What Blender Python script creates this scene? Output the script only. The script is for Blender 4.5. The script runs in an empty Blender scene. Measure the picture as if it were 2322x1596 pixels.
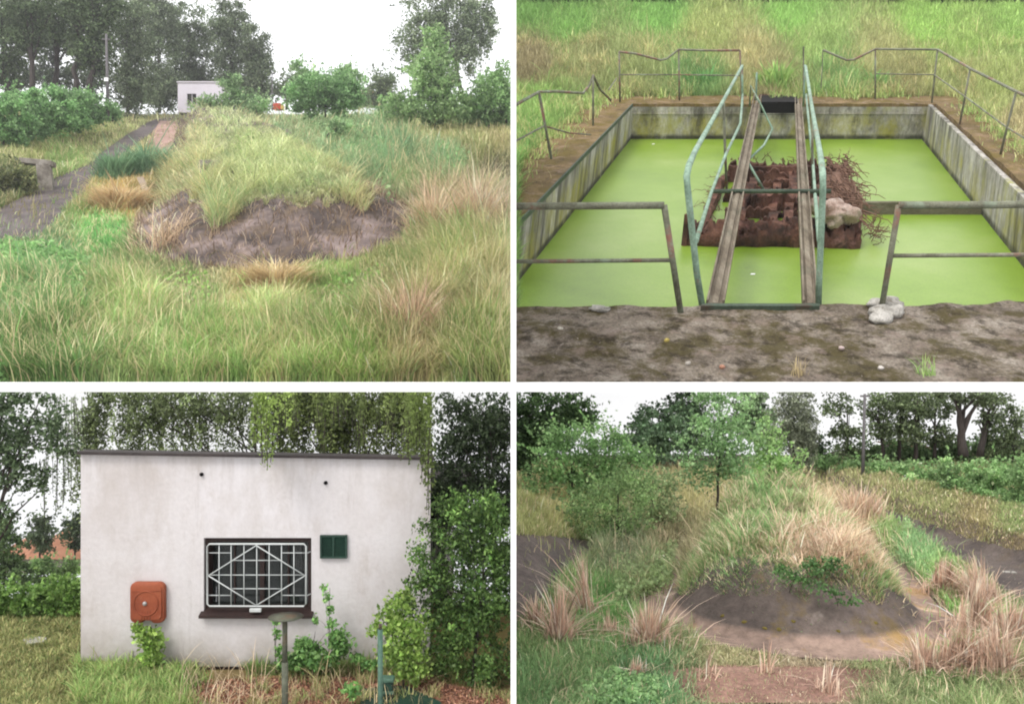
import bpy, bmesh, math, random
import numpy as np
from mathutils import Matrix, Vector

rng = np.random.default_rng(7)
random.seed(7)
scene = bpy.context.scene
COL = scene.collection
F = 2000.0            # focal length expressed in pixels of a 2322 px wide picture
CU, CV = 1161.0, 798.0

def at(u, v, d):
    """the point at depth d that the photograph shows at u, v"""
    return np.array([(u - CU) / F * d, d, (CV - v) / F * d])

def proj(P):
    P = np.asarray(P)
    y = np.maximum(P[..., 1], 1e-3)
    return CU + P[..., 0] / y * F, CV - P[..., 2] / y * F

def lin(c):
    c = np.asarray(c, float) / 255.0
    return np.where(c <= 0.04045, c / 12.92, ((c + 0.055) / 1.055) ** 2.4)

def lerp(a, b, t):
    return a + (b - a) * t

def sstep(a, b, x):
    t = np.clip((np.asarray(x, float) - a) / (b - a), 0, 1)
    return t * t * (3 - 2 * t)

# ------------------------------------------------------------------ meshes
class MB:
    """collects shapes that become ONE mesh object"""
    def __init__(self):
        self.v, self.f, self.c, self.n = [], [], [], 0
    def add(self, V, faces, col=None):
        V = np.asarray(V, float)
        for fc in faces:
            self.f.append([int(i) + self.n for i in fc])
        self.v.append(V)
        self.c.append(np.tile(np.array([1, 1, 1.0]) if col is None else np.asarray(col, float), (len(V), 1)))
        self.n += len(V)
        return self
    def box(self, lo, hi, M=None, col=None):
        lo, hi = np.array(lo, float), np.array(hi, float)
        V = np.array([[(lo, hi)[i][0], (lo, hi)[j][1], (lo, hi)[k][2]] for k in (0, 1) for j in (0, 1) for i in (0, 1)])
        if M is not None:
            V = V @ np.array(M)[:3, :3].T + np.array(M)[:3, 3]
        return self.add(V, [(0, 2, 3, 1), (4, 5, 7, 6), (0, 1, 5, 4), (2, 6, 7, 3), (0, 4, 6, 2), (1, 3, 7, 5)], col)
    def tube(self, pts, r, n=8, col=None, cap=True):
        P = np.asarray(pts, float)
        m = len(P)
        R = np.broadcast_to(np.asarray(r, float), (m,))
        T = np.gradient(P, axis=0) if m > 2 else np.tile(P[1] - P[0], (2, 1))
        T = T / (np.linalg.norm(T, axis=1, keepdims=True) + 1e-9)
        up = np.array([0.31, 0.17, 0.93])
        if abs(T[0] @ up) > 0.95 * np.linalg.norm(up): up = np.array([1, 0.2, 0.1])
        V = []
        for i in range(m):
            a = np.cross(T[i], up); a /= np.linalg.norm(a) + 1e-9
            b = np.cross(T[i], a)
            for k in range(n):
                th = 2 * math.pi * k / n
                V.append(P[i] + R[i] * (math.cos(th) * a + math.sin(th) * b))
        fs = []
        for i in range(m - 1):
            for k in range(n):
                k2 = (k + 1) % n
                fs.append((i * n + k, i * n + k2, (i + 1) * n + k2, (i + 1) * n + k))
        if cap:
            fs.append(tuple(range(n))[::-1]); fs.append(tuple(range((m - 1) * n, m * n)))
        return self.add(V, fs, col)
    def lathe(self, base, prof, n=20, col=None, axis=None):
        V = []
        for (r, h) in prof:
            for k in range(n):
                th = 2 * math.pi * k / n
                V.append([r * math.cos(th), r * math.sin(th), h])
        V = np.array(V)
        if axis is not None:
            V = V @ np.array(axis).T
        V = V + np.asarray(base, float)
        fs = []
        m = len(prof)
        for i in range(m - 1):
            for k in range(n):
                k2 = (k + 1) % n
                fs.append((i * n + k, i * n + k2, (i + 1) * n + k2, (i + 1) * n + k))
        fs.append(tuple(range(n))[::-1]); fs.append(tuple(range((m - 1) * n, m * n)))
        return self.add(V, fs, col)
    def grid(self, V, nu, nv, col=None):
        fs = [(j * nu + i, j * nu + i + 1, (j + 1) * nu + i + 1, (j + 1) * nu + i) for j in range(nv - 1) for i in range(nu - 1)]
        return self.add(V, fs, col)
    def poly(self, pts, back, col=None):
        """a flat outline given depth: front ring pts, back ring = pts + back"""
        P = np.asarray(pts, float); n = len(P)
        V = np.vstack([P, P + np.asarray(back, float)])
        fs = [tuple(range(n)), tuple(range(n, 2 * n))[::-1]] + [(i, (i + 1) % n, n + (i + 1) % n, n + i)[::-1] for i in range(n)]
        return self.add(V, fs, col)
    def build(self, name, mat, parent=None, smooth=False, M=None, bevel=0, cuts=()):
        V = np.vstack(self.v)
        me = bpy.data.meshes.new(name)
        me.from_pydata(V.tolist(), [], self.f)
        for (co, no) in cuts:            # what lies beyond the white wall is cut away
            W_ = np.array([v.co[:] for v in me.vertices]) if len(me.vertices) else np.zeros((0, 3))
            if len(W_) and ((W_ - np.array(co)) @ np.array(no) < 0).any():
                b_ = bmesh.new(); b_.from_mesh(me)
                r_ = bmesh.ops.bisect_plane(b_, geom=b_.verts[:] + b_.edges[:] + b_.faces[:], plane_co=co, plane_no=no, clear_inner=True)
                ed = [e for e in r_['geom_cut'] if isinstance(e, bmesh.types.BMEdge)]
                if ed and len(b_.faces) < 3000: bmesh.ops.holes_fill(b_, edges=ed, sides=0)
                b_.to_mesh(me); b_.free()
                V = np.array([v.co[:] for v in me.vertices]); self.c = [np.ones((len(V), 3))]
        at_ = me.color_attributes.new('Col', 'FLOAT_COLOR', 'POINT')
        C = np.hstack([np.vstack(self.c), np.ones((len(V), 1))]).astype(np.float32)
        at_.data.foreach_set('color', C.ravel())
        me.update()
        if smooth:
            me.polygons.foreach_set('use_smooth', np.ones(len(me.polygons), bool))
        o = link(name, me, mat, parent, M)
        if bevel:
            b = o.modifiers.new('edge', 'BEVEL'); b.width = bevel; b.segments = 2; b.limit_method = 'ANGLE'
        return o

def link(name, me, mat, parent=None, M=None):
    o = bpy.data.objects.new(name, me)
    COL.objects.link(o)
    if mat is not None: me.materials.append(mat)
    if M is not None:
        o.matrix_basis = M
    ROOTM[o.name] = M.copy() if M is not None else Matrix.Identity(4)
    if parent is not None:
        o.parent = parent
        o.matrix_parent_inverse = ROOTM[parent.name].inverted()
    return o

def raw_mesh(name, V, loops, sizes, colors, mat, parent=None):
    """fast path for leaves and blades"""
    me = bpy.data.meshes.new(name)
    nv, nl, nf = len(V), len(loops), len(sizes)
    me.vertices.add(nv); me.vertices.foreach_set('co', np.asarray(V, np.float32).ravel())
    me.loops.add(nl); me.loops.foreach_set('vertex_index', np.asarray(loops, np.int32))
    me.polygons.add(nf)
    st = np.concatenate([[0], np.cumsum(sizes)[:-1]]).astype(np.int32)
    me.polygons.foreach_set('loop_start', st)
    at_ = me.color_attributes.new('Col', 'FLOAT_COLOR', 'POINT')
    C = np.hstack([colors, np.ones((nv, 1))]).astype(np.float32)
    at_.data.foreach_set('color', C.ravel())
    me.update(calc_edges=True); me.validate()
    return link(name, me, mat, parent)

ROOTM = {}
def tag(o, label=None, cat=None, group=None, kind=None):
    if label: o['label'] = label
    if cat: o['category'] = cat
    if group: o['group'] = group
    if kind: o['kind'] = kind
    return o

def thing(name, loc, label, cat, group=None):
    o = bpy.data.objects.new(name, None)
    COL.objects.link(o)
    o.empty_display_size = 0.2
    o.location = tuple(float(x) for x in loc)
    ROOTM[o.name] = Matrix.Translation(o.location)
    return tag(o, label, cat, group)

def copy_tree(o, loc, label, group=None):
    r = o.copy(); COL.objects.link(r); r.location = tuple(float(x) for x in loc); r['label'] = label
    if group: r['group'] = group
    ROOTM[r.name] = Matrix.Translation(r.location)
    for ch in list(o.children):
        c = ch.copy(); COL.objects.link(c); c.parent = r
        for g in ch.children:
            d = g.copy(); COL.objects.link(d); d.parent = c
    return r

# ------------------------------------------------------------------ panels: each of the four places ends at the white wall
EDGE = {'TL': (-400, 1162, -300, 872), 'TR': (1166, 2800, -300, 872), 'BL': (-400, 1162, 884, 2000), 'BR': (1166, 2800, 884, 2000)}
def inside(P, panel):
    u, v = proj(P); a, b, c, d = EDGE[panel]
    return (u > a) & (u < b) & (v > c) & (v < d)

# ------------------------------------------------------------------ materials
def new_mat(name):
    m = bpy.data.materials.new(name); m.use_nodes = True
    nt = m.node_tree; nt.nodes.clear()
    return m, nt, nt.nodes.new('ShaderNodeOutputMaterial')

def N(nt, t, **kw):
    n = nt.nodes.new(t)
    for k, v in kw.items(): setattr(n, k, v)
    return n

def foliage_mat(name, trans=0.35, gloss=0.0):
    m, nt, out = new_mat(name)
    a = N(nt, 'ShaderNodeAttribute', attribute_name='Col')
    d = N(nt, 'ShaderNodeBsdfDiffuse'); t = N(nt, 'ShaderNodeBsdfTranslucent'); mx = N(nt, 'ShaderNodeMixShader')
    mx.inputs[0].default_value = trans
    nt.links.new(a.outputs['Color'], d.inputs['Color']); nt.links.new(a.outputs['Color'], t.inputs['Color'])
    nt.links.new(d.outputs[0], mx.inputs[1]); nt.links.new(t.outputs[0], mx.inputs[2])
    last = mx
    if gloss:
        g = N(nt, 'ShaderNodeBsdfGlossy'); g.inputs['Roughness'].default_value = 0.45
        m2 = N(nt, 'ShaderNodeMixShader'); m2.inputs[0].default_value = gloss
        nt.links.new(mx.outputs[0], m2.inputs[1]); nt.links.new(g.outputs[0], m2.inputs[2]); last = m2
    nt.links.new(last.outputs[0], out.inputs[0])
    return m

def noise_mat(name, cols, scale=3.0, rough=0.85, bump=0.3, detail=8, stretch=(1, 1, 1), attr=False, fine=12.0, spec=0.3, metal=0.0, mottle=0.35, bscale=None, second=None, gain=0.70):
    """colours mixed by layered noise; 'second' = (colour, scale, low, high, strength, stretch) lays patches of another colour on top"""
    m, nt, out = new_mat(name)
    tc = N(nt, 'ShaderNodeTexCoord')
    mp = N(nt, 'ShaderNodeMapping'); mp.inputs['Scale'].default_value = stretch
    nt.links.new(tc.outputs['Object'], mp.inputs[0])
    n1 = N(nt, 'ShaderNodeTexNoise'); n1.inputs['Scale'].default_value = scale; n1.inputs['Detail'].default_value = detail; n1.inputs['Roughness'].default_value = 0.65
    nt.links.new(mp.outputs[0], n1.inputs['Vector'])
    cr = N(nt, 'ShaderNodeValToRGB')
    k = len(cols); el = cr.color_ramp.elements
    while len(el) < k: el.new(0.5)
    for i, c in enumerate(cols):
        el[i].position = 0.32 + 0.36 * i / max(1, k - 1); el[i].color = (*(lin(c) * gain), 1)
    nt.links.new(n1.outputs['Fac'], cr.inputs[0])
    cur = cr.outputs['Color']
    n2 = N(nt, 'ShaderNodeTexNoise'); n2.inputs['Scale'].default_value = scale * fine; n2.inputs['Detail'].default_value = 6; n2.inputs['Roughness'].default_value = 0.7
    nt.links.new(mp.outputs[0], n2.inputs['Vector'])
    mr = N(nt, 'ShaderNodeMapRange'); mr.inputs[1].default_value = 0.3; mr.inputs[2].default_value = 0.7
    mr.inputs[3].default_value = 1 - mottle; mr.inputs[4].default_value = 1 + mottle
    nt.links.new(n2.outputs['Fac'], mr.inputs[0])
    vm = N(nt, 'ShaderNodeVectorMath', operation='SCALE')
    nt.links.new(cur, vm.inputs[0]); nt.links.new(mr.outputs[0], vm.inputs['Scale'])
    cur = vm.outputs[0]
    for sec in (second or []):
        c, sc, lo, hi, st, stv = sec[:6]
        mp2 = N(nt, 'ShaderNodeMapping'); mp2.inputs['Scale'].default_value = stv; mp2.inputs['Location'].default_value = (sc * 3.1, 1.7, 5.3)
        nt.links.new(tc.outputs['Object'], mp2.inputs[0])
        n3 = N(nt, 'ShaderNodeTexNoise'); n3.inputs['Scale'].default_value = sc; n3.inputs['Detail'].default_value = 7; n3.inputs['Roughness'].default_value = 0.7
        nt.links.new(mp2.outputs[0], n3.inputs['Vector'])
        m3 = N(nt, 'ShaderNodeMapRange'); m3.inputs[1].default_value = lo; m3.inputs[2].default_value = hi; m3.inputs[4].default_value = st
        nt.links.new(n3.outputs['Fac'], m3.inputs[0])
        fac_ = m3.outputs[0]
        if len(sec) > 6:                 # dirt that stays near a level: splash at a wall foot, a water line
            vec, l0, l1 = sec[6]
            dt = N(nt, 'ShaderNodeVectorMath', operation='DOT_PRODUCT'); dt.inputs[1].default_value = vec
            nt.links.new(tc.outputs['Object'], dt.inputs[0])
            m4 = N(nt, 'ShaderNodeMapRange'); m4.inputs[1].default_value = l0; m4.inputs[2].default_value = l1; m4.inputs[3].default_value = 1; m4.inputs[4].default_value = 0
            nt.links.new(dt.outputs['Value'], m4.inputs[0])
            mm = N(nt, 'ShaderNodeMath', operation='MULTIPLY'); nt.links.new(fac_, mm.inputs[0]); nt.links.new(m4.outputs[0], mm.inputs[1]); fac_ = mm.outputs[0]
        mx = N(nt, 'ShaderNodeMix', data_type='RGBA'); mx.inputs[7].default_value = (*(lin(c) * gain), 1)
        nt.links.new(fac_, mx.inputs[0]); nt.links.new(cur, mx.inputs[6]); cur = mx.outputs[2]
    if attr:
        a = N(nt, 'ShaderNodeAttribute', attribute_name='Col')
        mu = N(nt, 'ShaderNodeVectorMath', operation='MULTIPLY')
        nt.links.new(cur, mu.inputs[0]); nt.links.new(a.outputs['Color'], mu.inputs[1]); cur = mu.outputs[0]
    b = N(nt, 'ShaderNodeBsdfPrincipled'); b.inputs['Roughness'].default_value = rough; b.inputs['Metallic'].default_value = metal
    b.inputs['Specular IOR Level'].default_value = spec
    nt.links.new(cur, b.inputs['Base Color'])
    if bump:
        bp = N(nt, 'ShaderNodeBump'); bp.inputs['Strength'].default_value = bump; bp.inputs['Distance'].default_value = bscale or 0.05
        ad = N(nt, 'ShaderNodeMath', operation='ADD')
        nt.links.new(n1.outputs['Fac'], ad.inputs[0]); nt.links.new(n2.outputs['Fac'], ad.inputs[1])
        nt.links.new(ad.outputs[0], bp.inputs['Height']); nt.links.new(bp.outputs[0], b.inputs['Normal'])
    nt.links.new(b.outputs[0], out.inputs[0])
    return m

MT = {}
MT['leaf'] = foliage_mat('leaves', 0.46, 0.02)
MT['grass'] = foliage_mat('grass_blades', 0.30)
MT['bark'] = noise_mat('bark', [(48, 42, 40), (78, 70, 66), (95, 88, 84)], 2.0, 0.95, 0.5, stretch=(3, 3, 0.6))
MT['white'] = noise_mat('white_paint', [(247, 247, 247), (252, 252, 252)], 0.5, 0.9, 0.0, mottle=0.0, spec=0.0, gain=0.95)

# ------------------------------------------------------------------ noise in python (value noise on a lattice, for patches of plants)
_lat = rng.random((64, 64))
def vnoise(x, y):
    xi, yi = np.floor(x).astype(int), np.floor(y).astype(int)
    fx, fy = x - xi, y - yi
    fx = fx * fx * (3 - 2 * fx); fy = fy * fy * (3 - 2 * fy)
    g = lambda i, j: _lat[i % 64, j % 64]
    return lerp(lerp(g(xi, yi), g(xi + 1, yi), fx), lerp(g(xi, yi + 1), g(xi + 1, yi + 1), fx), fy)
def fbm(x, y, o=3):
    s, a, t = 0, 1.0, 0
    for k in range(o):
        s = s + a * vnoise(x * 2 ** k + 17.3 * k, y * 2 ** k + 9.1 * k); t += a; a *= 0.5
    return s / t

# ------------------------------------------------------------------ blades and leaves
def blades(name, P, h, w, lean, amt, colors, mat, parent=None, panel=None, grav=0.25):
    """P base points, h heights, w widths, lean unit xy direction, amt bend 0..1.5"""
    if panel is not None:
        lx = np.stack([lean[:, 0] * h * amt * 0.8, lean[:, 1] * h * amt * 0.8, h * 0.8], 1)
        k = inside(P, panel) & inside(P + lx, panel)
        P, h, w, lean, amt, colors = P[k], h[k], w[k], lean[k], amt[k], colors[k]
    n = len(P)
    side = np.stack([-lean[:, 1], lean[:, 0], np.zeros(n)], 1)
    tw = rng.uniform(-1, 1, n)[:, None]
    face = side * np.sqrt(1 - (0.7 * tw) ** 2) + np.concatenate([lean, np.zeros((n, 1))], 1) * 0.7 * tw
    L3 = np.concatenate([lean, np.zeros((n, 1))], 1)
    Z = np.array([0, 0, 1.0])
    V = np.zeros((n, 7, 3)); 
    for i, t in enumerate((0.0, 0.4, 0.75)):
        c = P + L3 * (h * amt * t ** 1.8)[:, None] + Z * (h * (t - grav * amt * t ** 2.2))[:, None]
        ww = (w * (1 - 0.45 * t) * 0.5)[:, None]
        V[:, 2 * i] = c - face * ww; V[:, 2 * i + 1] = c + face * ww
    V[:, 6] = P + L3 * (h * amt)[:, None] + Z * (h * (1 - grav * amt))[:, None]
    idx = np.array([0, 1, 3, 2, 2, 3, 5, 4, 4, 5, 6])
    loops = (np.arange(n)[:, None] * 7 + idx[None]).ravel()
    sizes = np.tile([4, 4, 3], n)
    C = np.repeat(np.clip(soften(colors) * GAIN_BLADE * np.array([.96, 1, 1.12]), .003, .9), 7, 0)
    return raw_mesh(name, V.reshape(-1, 3), loops, sizes, C, mat, parent)

GAIN_LEAF, GAIN_BLADE = 1.75, 1.5
def soften(c, k=0.15):
    """light passing from blade to blade deepens their colour, so start a little paler"""
    y = (c @ np.array([.25, .65, .10]))[:, None]
    return np.clip(c + (y - c) * k, .003, .9)

def leaf_quads(c, L, W, colors, up=0.4, droop=None):
    n = len(c)
    nrm = rng.normal(size=(n, 3)); nrm[:, 2] = np.abs(nrm[:, 2]) * 0.8 + up * 0.25
    nrm /= np.linalg.norm(nrm, axis=1, keepdims=True)
    a = rng.normal(size=(n, 3))
    if droop is not None: a = a * 0.45 + np.array([0, 0, -1.0]) * droop
    a -= nrm * np.sum(a * nrm, 1, keepdims=True); a /= np.linalg.norm(a, axis=1, keepdims=True) + 1e-9
    b = np.cross(nrm, a)
    V = np.zeros((n, 4, 3))
    V[:, 0] = c - a * (L / 2)[:, None]; V[:, 2] = c + a * (L / 2)[:, None]
    V[:, 1] = c + b * (W / 2)[:, None] - a * (L * 0.08)[:, None]; V[:, 3] = c - b * (W / 2)[:, None] - a * (L * 0.08)[:, None]
    return V.reshape(-1, 3), np.repeat(colors, 4, 0)

def leaf_object(name, c, L, W, colors, mat, parent, panel, up=0.4, droop=None):
    k = inside(c, panel)
    c, L, W, colors = c[k], L[k], W[k], colors[k]
    V, C = leaf_quads(c, L, W, np.clip(soften(colors) * GAIN_LEAF * np.array([1.04, 1, .9]), .003, .9), up, droop)
    n = len(c)
    return raw_mesh(name, V, np.arange(4 * n), np.full(n, 4), C, mat, parent)

def pick_cols(n, cols, spread=0.22, gain=1.0):
    cols = np.array([lin(c) for c in cols]) * gain
    t = rng.random(n) * (len(cols) - 1)
    i = np.minimum(t.astype(int), len(cols) - 2)
    base = cols[i] + (cols[i + 1] - cols[i]) * (t - i)[:, None]
    return np.clip(base * np.exp(rng.normal(0, spread, n))[:, None], 0.003, 0.9)

def crown_points(ells, d, leafpx, density, clump_px, panel):
    """ells: ellipses (u, v, ru, rv[, depth]) as seen at depth d; returns leaf centres and clump ids"""
    pts, ids, cid = [], [], 0
    s = d / F
    for e in ells:
        u, v, ru, rv = e[:4]
        rd = e[4] if len(e) > 4 else min(ru, rv) * 0.9
        C = at(u, v, d)
        ncl = max(5, int(ru * rv * 3.14 / (clump_px ** 2 * 0.9)))
        nl = int(ru * rv * 3.14 / (leafpx ** 2) * density * 5.0 / ncl) + 1
        q = rng.normal(size=(ncl, 3)); q /= np.linalg.norm(q, axis=1, keepdims=True)
        q *= (rng.random(ncl) ** 0.42)[:, None]
        cc = C + q * np.array([ru, rd, rv]) * s
        rad = clump_px * s * rng.uniform(0.55, 1.25, ncl)
        for k in range(ncl):
            m = max(3, int(nl * rng.uniform(0.5, 1.5)))
            g = np.clip(rng.normal(0, 0.62, (m, 3)), -1.5, 1.5)
            pts.append(cc[k] + g * rad[k] * np.array([1, 1, 0.7])); ids.append(np.full(m, cid)); cid += 1
    return np.vstack(pts), np.concatenate(ids), cid

def plant(name, u, vb, d, ells, cols, label, cat, group=None, panel='TL', leafpx=6, density=2.2, clump=16, gain=1.0,
          trunk=None, strands=0, strand_len=60, part=('trunk', 'crown'), limbs=5, bark=None, clumpvar=0.25, up=0.4, tcol=None, lean=0, wob=1.0):
    """a tree or bush: tapered stem with limbs + a crown of many small leaves"""
    s = d / F
    base = at(u, vb, d)
    root = thing(name, base, label, cat, group)
    # --- wood
    tr = trunk if trunk is not None else 5
    if tr:
        mb = MB()
        cv = np.array([[e[0], e[1]] for e in ells]); top_v = min(e[1] - 0.3 * e[3] for e in ells); cu = ells[0][0]
        top = at(cu + lean, top_v, d)
        ts = np.linspace(0, 1, 9)
        path = base + (top - base) * ts[:, None]
        path[1:-1] += rng.normal(0, 1, (7, 3)) * np.array([1, 1, 0]) * tr * 0.5 * s * wob
        mb.tube(path - np.array([0, 0, 1]) * (ts[:, None] == 0) * 4 * s, tr * s * (1 - 0.85 * ts) + 0.4 * s, 8)
        for k in range(limbs):
            e = ells[k % len(ells)]
            q = rng.normal(size=3); q /= np.linalg.norm(q)
            tip = at(e[0], e[1], d) + q * np.array([e[2], min(e[2], e[3]) * 0.8, e[3]]) * 0.75 * s
            t0 = rng.uniform(0.25, 0.8)
            st = base + (top - base) * t0
            if tip[2] < st[2]:
                st = base + (top - base) * 0.3
            mid = (st + tip) / 2 + np.array([0, 0, 1]) * 0.12 * np.linalg.norm(tip - st)
            mb.tube([st, lerp(st, mid, 0.5), mid, lerp(mid, tip, .5), tip], np.array([0.5, 0.42, 0.33, 0.22, 0.1]) * tr * s * (1 - 0.5 * t0) + 0.15 * s, 6)
        V = np.vstack(mb.v)
        mb.v = [V]; mb.c = [np.vstack(mb.c)]
        ok = inside(V, panel)
        mb.f = [f for f in mb.f if all(ok[i] for i in f)]
        mb.build(part[0], bark or MT['bark'], root, True)
    # --- leaves
    P, ids, nc = crown_points(ells, d, leafpx, density, clump, panel)
    # loose shoots that break the outline
    SH, si = [], []
    for e in ells:
        for k in range(max(4, int((e[2] + e[3]) / 5))):
            q = rng.normal(size=3); q /= np.linalg.norm(q); q[2] = q[2] * .8 + .25
            R3 = np.array([e[2], min(e[2], e[3]), e[3]]) * s
            a0 = at(e[0], e[1], d) + q * R3 * .8; ln = min(e[2], e[3]) * s * rng.uniform(.25, .75)
            m = max(4, int(ln / (leafpx * s) * 3.5)); t = rng.random(m)
            SH.append(a0 + (q * np.array([1, 1, 1]) + rng.normal(0, .35, 3)) * (t * ln)[:, None] + rng.normal(0, leafpx * s * .6, (m, 3)) * (1.15 - t)[:, None]); si.append(np.full(m, nc)); nc += 1
    P = np.vstack([P] + SH); ids = np.concatenate([ids] + si)
    col = pick_cols(len(P), cols, 0.22, gain)
    cvv = np.exp(rng.normal(0, clumpvar, nc))
    col = col * cvv[ids][:, None]
    L = leafpx * s * rng.uniform(0.8, 1.7, len(P)); W = L * rng.uniform(0.5, 0.75, len(P))
    dr = None
    if strands:
        SP, SC = [], []
        for k in range(strands):
            e = ells[rng.integers(len(ells))]
            q = rng.normal(size=3); q /= np.linalg.norm(q); q *= rng.random() ** 0.33
            p0 = at(e[0], e[1], d) + q * np.array([e[2], (e[4] if len(e) > 4 else min(e[2], e[3]) * 0.9), e[3]]) * s
            ln = strand_len * s * rng.uniform(0.4, 1.3)
            m = int(ln / (leafpx * s) * 2.2) + 3
            t = rng.random(m)
            sway = rng.normal(0, 0.12, 2)
            pp = p0 + np.stack([sway[0] * t * ln, sway[1] * t * ln, -t * ln], 1) + rng.normal(0, leafpx * s * 0.7, (m, 3))
            SP.append(pp); c1 = pick_cols(1, cols, 0.2, gain)[0] * np.exp(rng.normal(0, clumpvar))
            SC.append(np.clip(c1 * np.exp(rng.normal(0, 0.18, m))[:, None], 0.003, 0.9))
        SP = np.vstack(SP); SC = np.vstack(SC)
        P = np.vstack([P, SP]); col = np.vstack([col, SC])
        L = np.concatenate([L, leafpx * s * rng.uniform(0.8, 1.6, len(SP))]); W = L * rng.uniform(0.4, 0.65, len(L)); dr = 0.5
    leaf_object(part[1], P, L, W, np.clip(col, 0.003, 0.9), MT['leaf'], root, panel, up, dr)
    return root

# ------------------------------------------------------------------ terrain
class Terrain:
    def __init__(self, vd):
        self.vs = np.array([p[0] for p in vd], float); self.ds = np.array([p[1] for p in vd], float)
        self.bumps = []
    def v_of(self, d): return np.interp(np.log(d), np.log(self.ds), self.vs)
    def d_of(self, v): return np.exp(np.interp(-np.asarray(v, float), -self.vs, np.log(self.ds)))
    def base(self, d): return (CV - self.v_of(d)) / F * d
    def Z(self, x, y, skip=()):
        z = self.base(y)
        for k, b in enumerate(self.bumps):
            if k not in skip: z = z + b(x, y)
        return z
    def hit(self, u, v):
        u, v = np.broadcast_arrays(np.atleast_1d(np.asarray(u, float)), np.atleast_1d(np.asarray(v, float)))
        D = np.exp(np.linspace(np.log(self.ds[0]), np.log(self.ds[-1]), 700))
        out = np.full(u.shape, self.ds[-1])
        X = (u[:, None] - CU) / F * D[None]; Zr = (CV - v[:, None]) / F * D[None]
        under = Zr <= self.Z(X, np.broadcast_to(D, X.shape))
        first = np.argmax(under, 1); has = under.any(1)
        out = np.where(has, D[first], out)
        return np.stack([(u - CU) / F * out, out, self.Z((u - CU) / F * out, out)], -1)
    def on(self, u, v, lift=0.0):
        p = self.hit(u, v)[0]; p[2] += lift
        return p
    def sheet(self, name, mat, us, n_u, n_d, lo=None, hi=None, colfn=None, skip=(), drop=None):
        D = np.exp(np.linspace(np.log(lo or self.ds[0]), np.log(hi or self.ds[-1]), n_d))
        U = np.linspace(us[0], us[1], n_u)
        X = (U[None] - CU) / F * D[:, None]; Y = np.broadcast_to(D[:, None], X.shape)
        Zz = self.Z(X, Y, skip)
        if drop is not None: Zz = Zz + drop(X, Y)
        V = np.stack([X, Y, Zz], -1).reshape(-1, 3)
        i = np.arange(n_u - 1); j = np.arange(n_d - 1)
        a = (j[:, None] * n_u + i[None]).ravel()
        loops = np.stack([a, a + 1, a + n_u + 1, a + n_u], 1).ravel()
        C = np.ones_like(V) if colfn is None else colfn(V)
        o = raw_mesh(name, V, loops, np.full(len(a), 4), C, mat)
        o.data.polygons.foreach_set('use_smooth', np.ones(len(a), bool))
        return o

def capsule(A, B, RA, RB):
    A, B = np.array(A), np.array(B); AB = B - A; L2 = AB @ AB
    def q(x, y):
        t = np.clip(((x - A[0]) * AB[0] + (y - A[1]) * AB[1]) / L2, 0, 1)
        R = lerp(RA, RB, t)
        dx, dy = x - (A[0] + t * AB[0]), y - (A[1] + t * AB[1])
        return np.sqrt(dx * dx + dy * dy) / R, t, dx, dy
    return q

def idw(u, v, pts, power=3.0, sx=1.0):
    """soft nearest control point: returns weights (n, k)"""
    A = np.array([[p[0], p[1]] for p in pts], float)
    d2 = ((u[:, None] - A[None, :, 0]) * sx) ** 2 + (v[:, None] - A[None, :, 1]) ** 2 + 60
    w = 1 / d2 ** (power / 2)
    return w / w.sum(1, keepdims=True)

def in_poly(u, v, poly):
    P = np.array(poly, float); r = np.zeros(u.shape, bool); j = len(P) - 1
    for i in range(len(P)):
        c = ((P[i, 1] > v) != (P[j, 1] > v)) & (u < (P[j, 0] - P[i, 0]) * (v - P[i, 1]) / (P[j, 1] - P[i, 1] + 1e-9) + P[i, 0])
        r ^= c; j = i
    return r

def strip(ter, pairs, lift, nsub=10, ncross=8):
    """a sheet draped on the terrain between two edge lines"""
    P = np.array(pairs, float); m = len(P)
    t = np.linspace(0, m - 1, (m - 1) * nsub + 1)
    Lf = np.stack([np.interp(t, np.arange(m), P[:, k]) for k in range(4)], 1)
    w = np.linspace(0, 1, ncross)
    U = Lf[:, None, 0] * (1 - w) + Lf[:, None, 2] * w; Vv = Lf[:, None, 1] * (1 - w) + Lf[:, None, 3] * w
    jit = (fbm(U / 25, Vv / 12) - 0.5) * 14
    U = U + jit * ((w == 0) | (w == 1))
    H = ter.hit(U.ravel(), Vv.ravel()); H[:, 2] += lift
    mb = MB(); mb.grid(H, ncross, len(t))
    return mb
MT['black'] = noise_mat('hollow_shade', [(22, 20, 20), (30, 28, 27)], 2, 1, 0)  # near-black that puts the shade inside hollows into the colour
# =================================================================== TOP LEFT PLACE: overgrown embankment, track, far white house
TL = Terrain([(960, 26), (868, 30), (700, 37.5), (600, 44), (500, 53), (400, 67), (300, 92), (262, 118), (260, 170), (262, 300)])
def _bp(T, u, v):
    d = float(T.d_of(v)); return ((u - CU) / F * d, d)
tl_cap = capsule(_bp(TL, 648, 520), _bp(TL, 492, 268), 8.6, 4.8)
def tl_mound(x, y):
    q, t, dx, dy = tl_cap(x, y)
    H = lerp(2.7, 1.3, sstep(0, .6, t))
    return H * (1 - sstep(0.30, 1.04, q)) + 0.10 * (fbm(x * 0.4, y * 0.4) - 0.5) * (1 - sstep(.8, 1.05, q))
def tl_bank(x, y):
    u = CU + x / y * F
    v = TL.v_of(y)
    edge = np.interp(v, [262, 300, 340, 400, 480, 560], [330, 275, 215, 120, -20, -120])
    return (1.1 * sstep(0, 120, edge - u)) * sstep(30, 50, y)
def tl_right(x, y):
    u = CU + x / y * F; v = TL.v_of(y)
    return -1.0 * sstep(1000, 1090, u) * sstep(460, 420, v) * sstep(330, 360, v)
def tl_rough(x, y): return 0.35 * (fbm(x * 0.25, y * 0.25) - 0.5)
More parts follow.
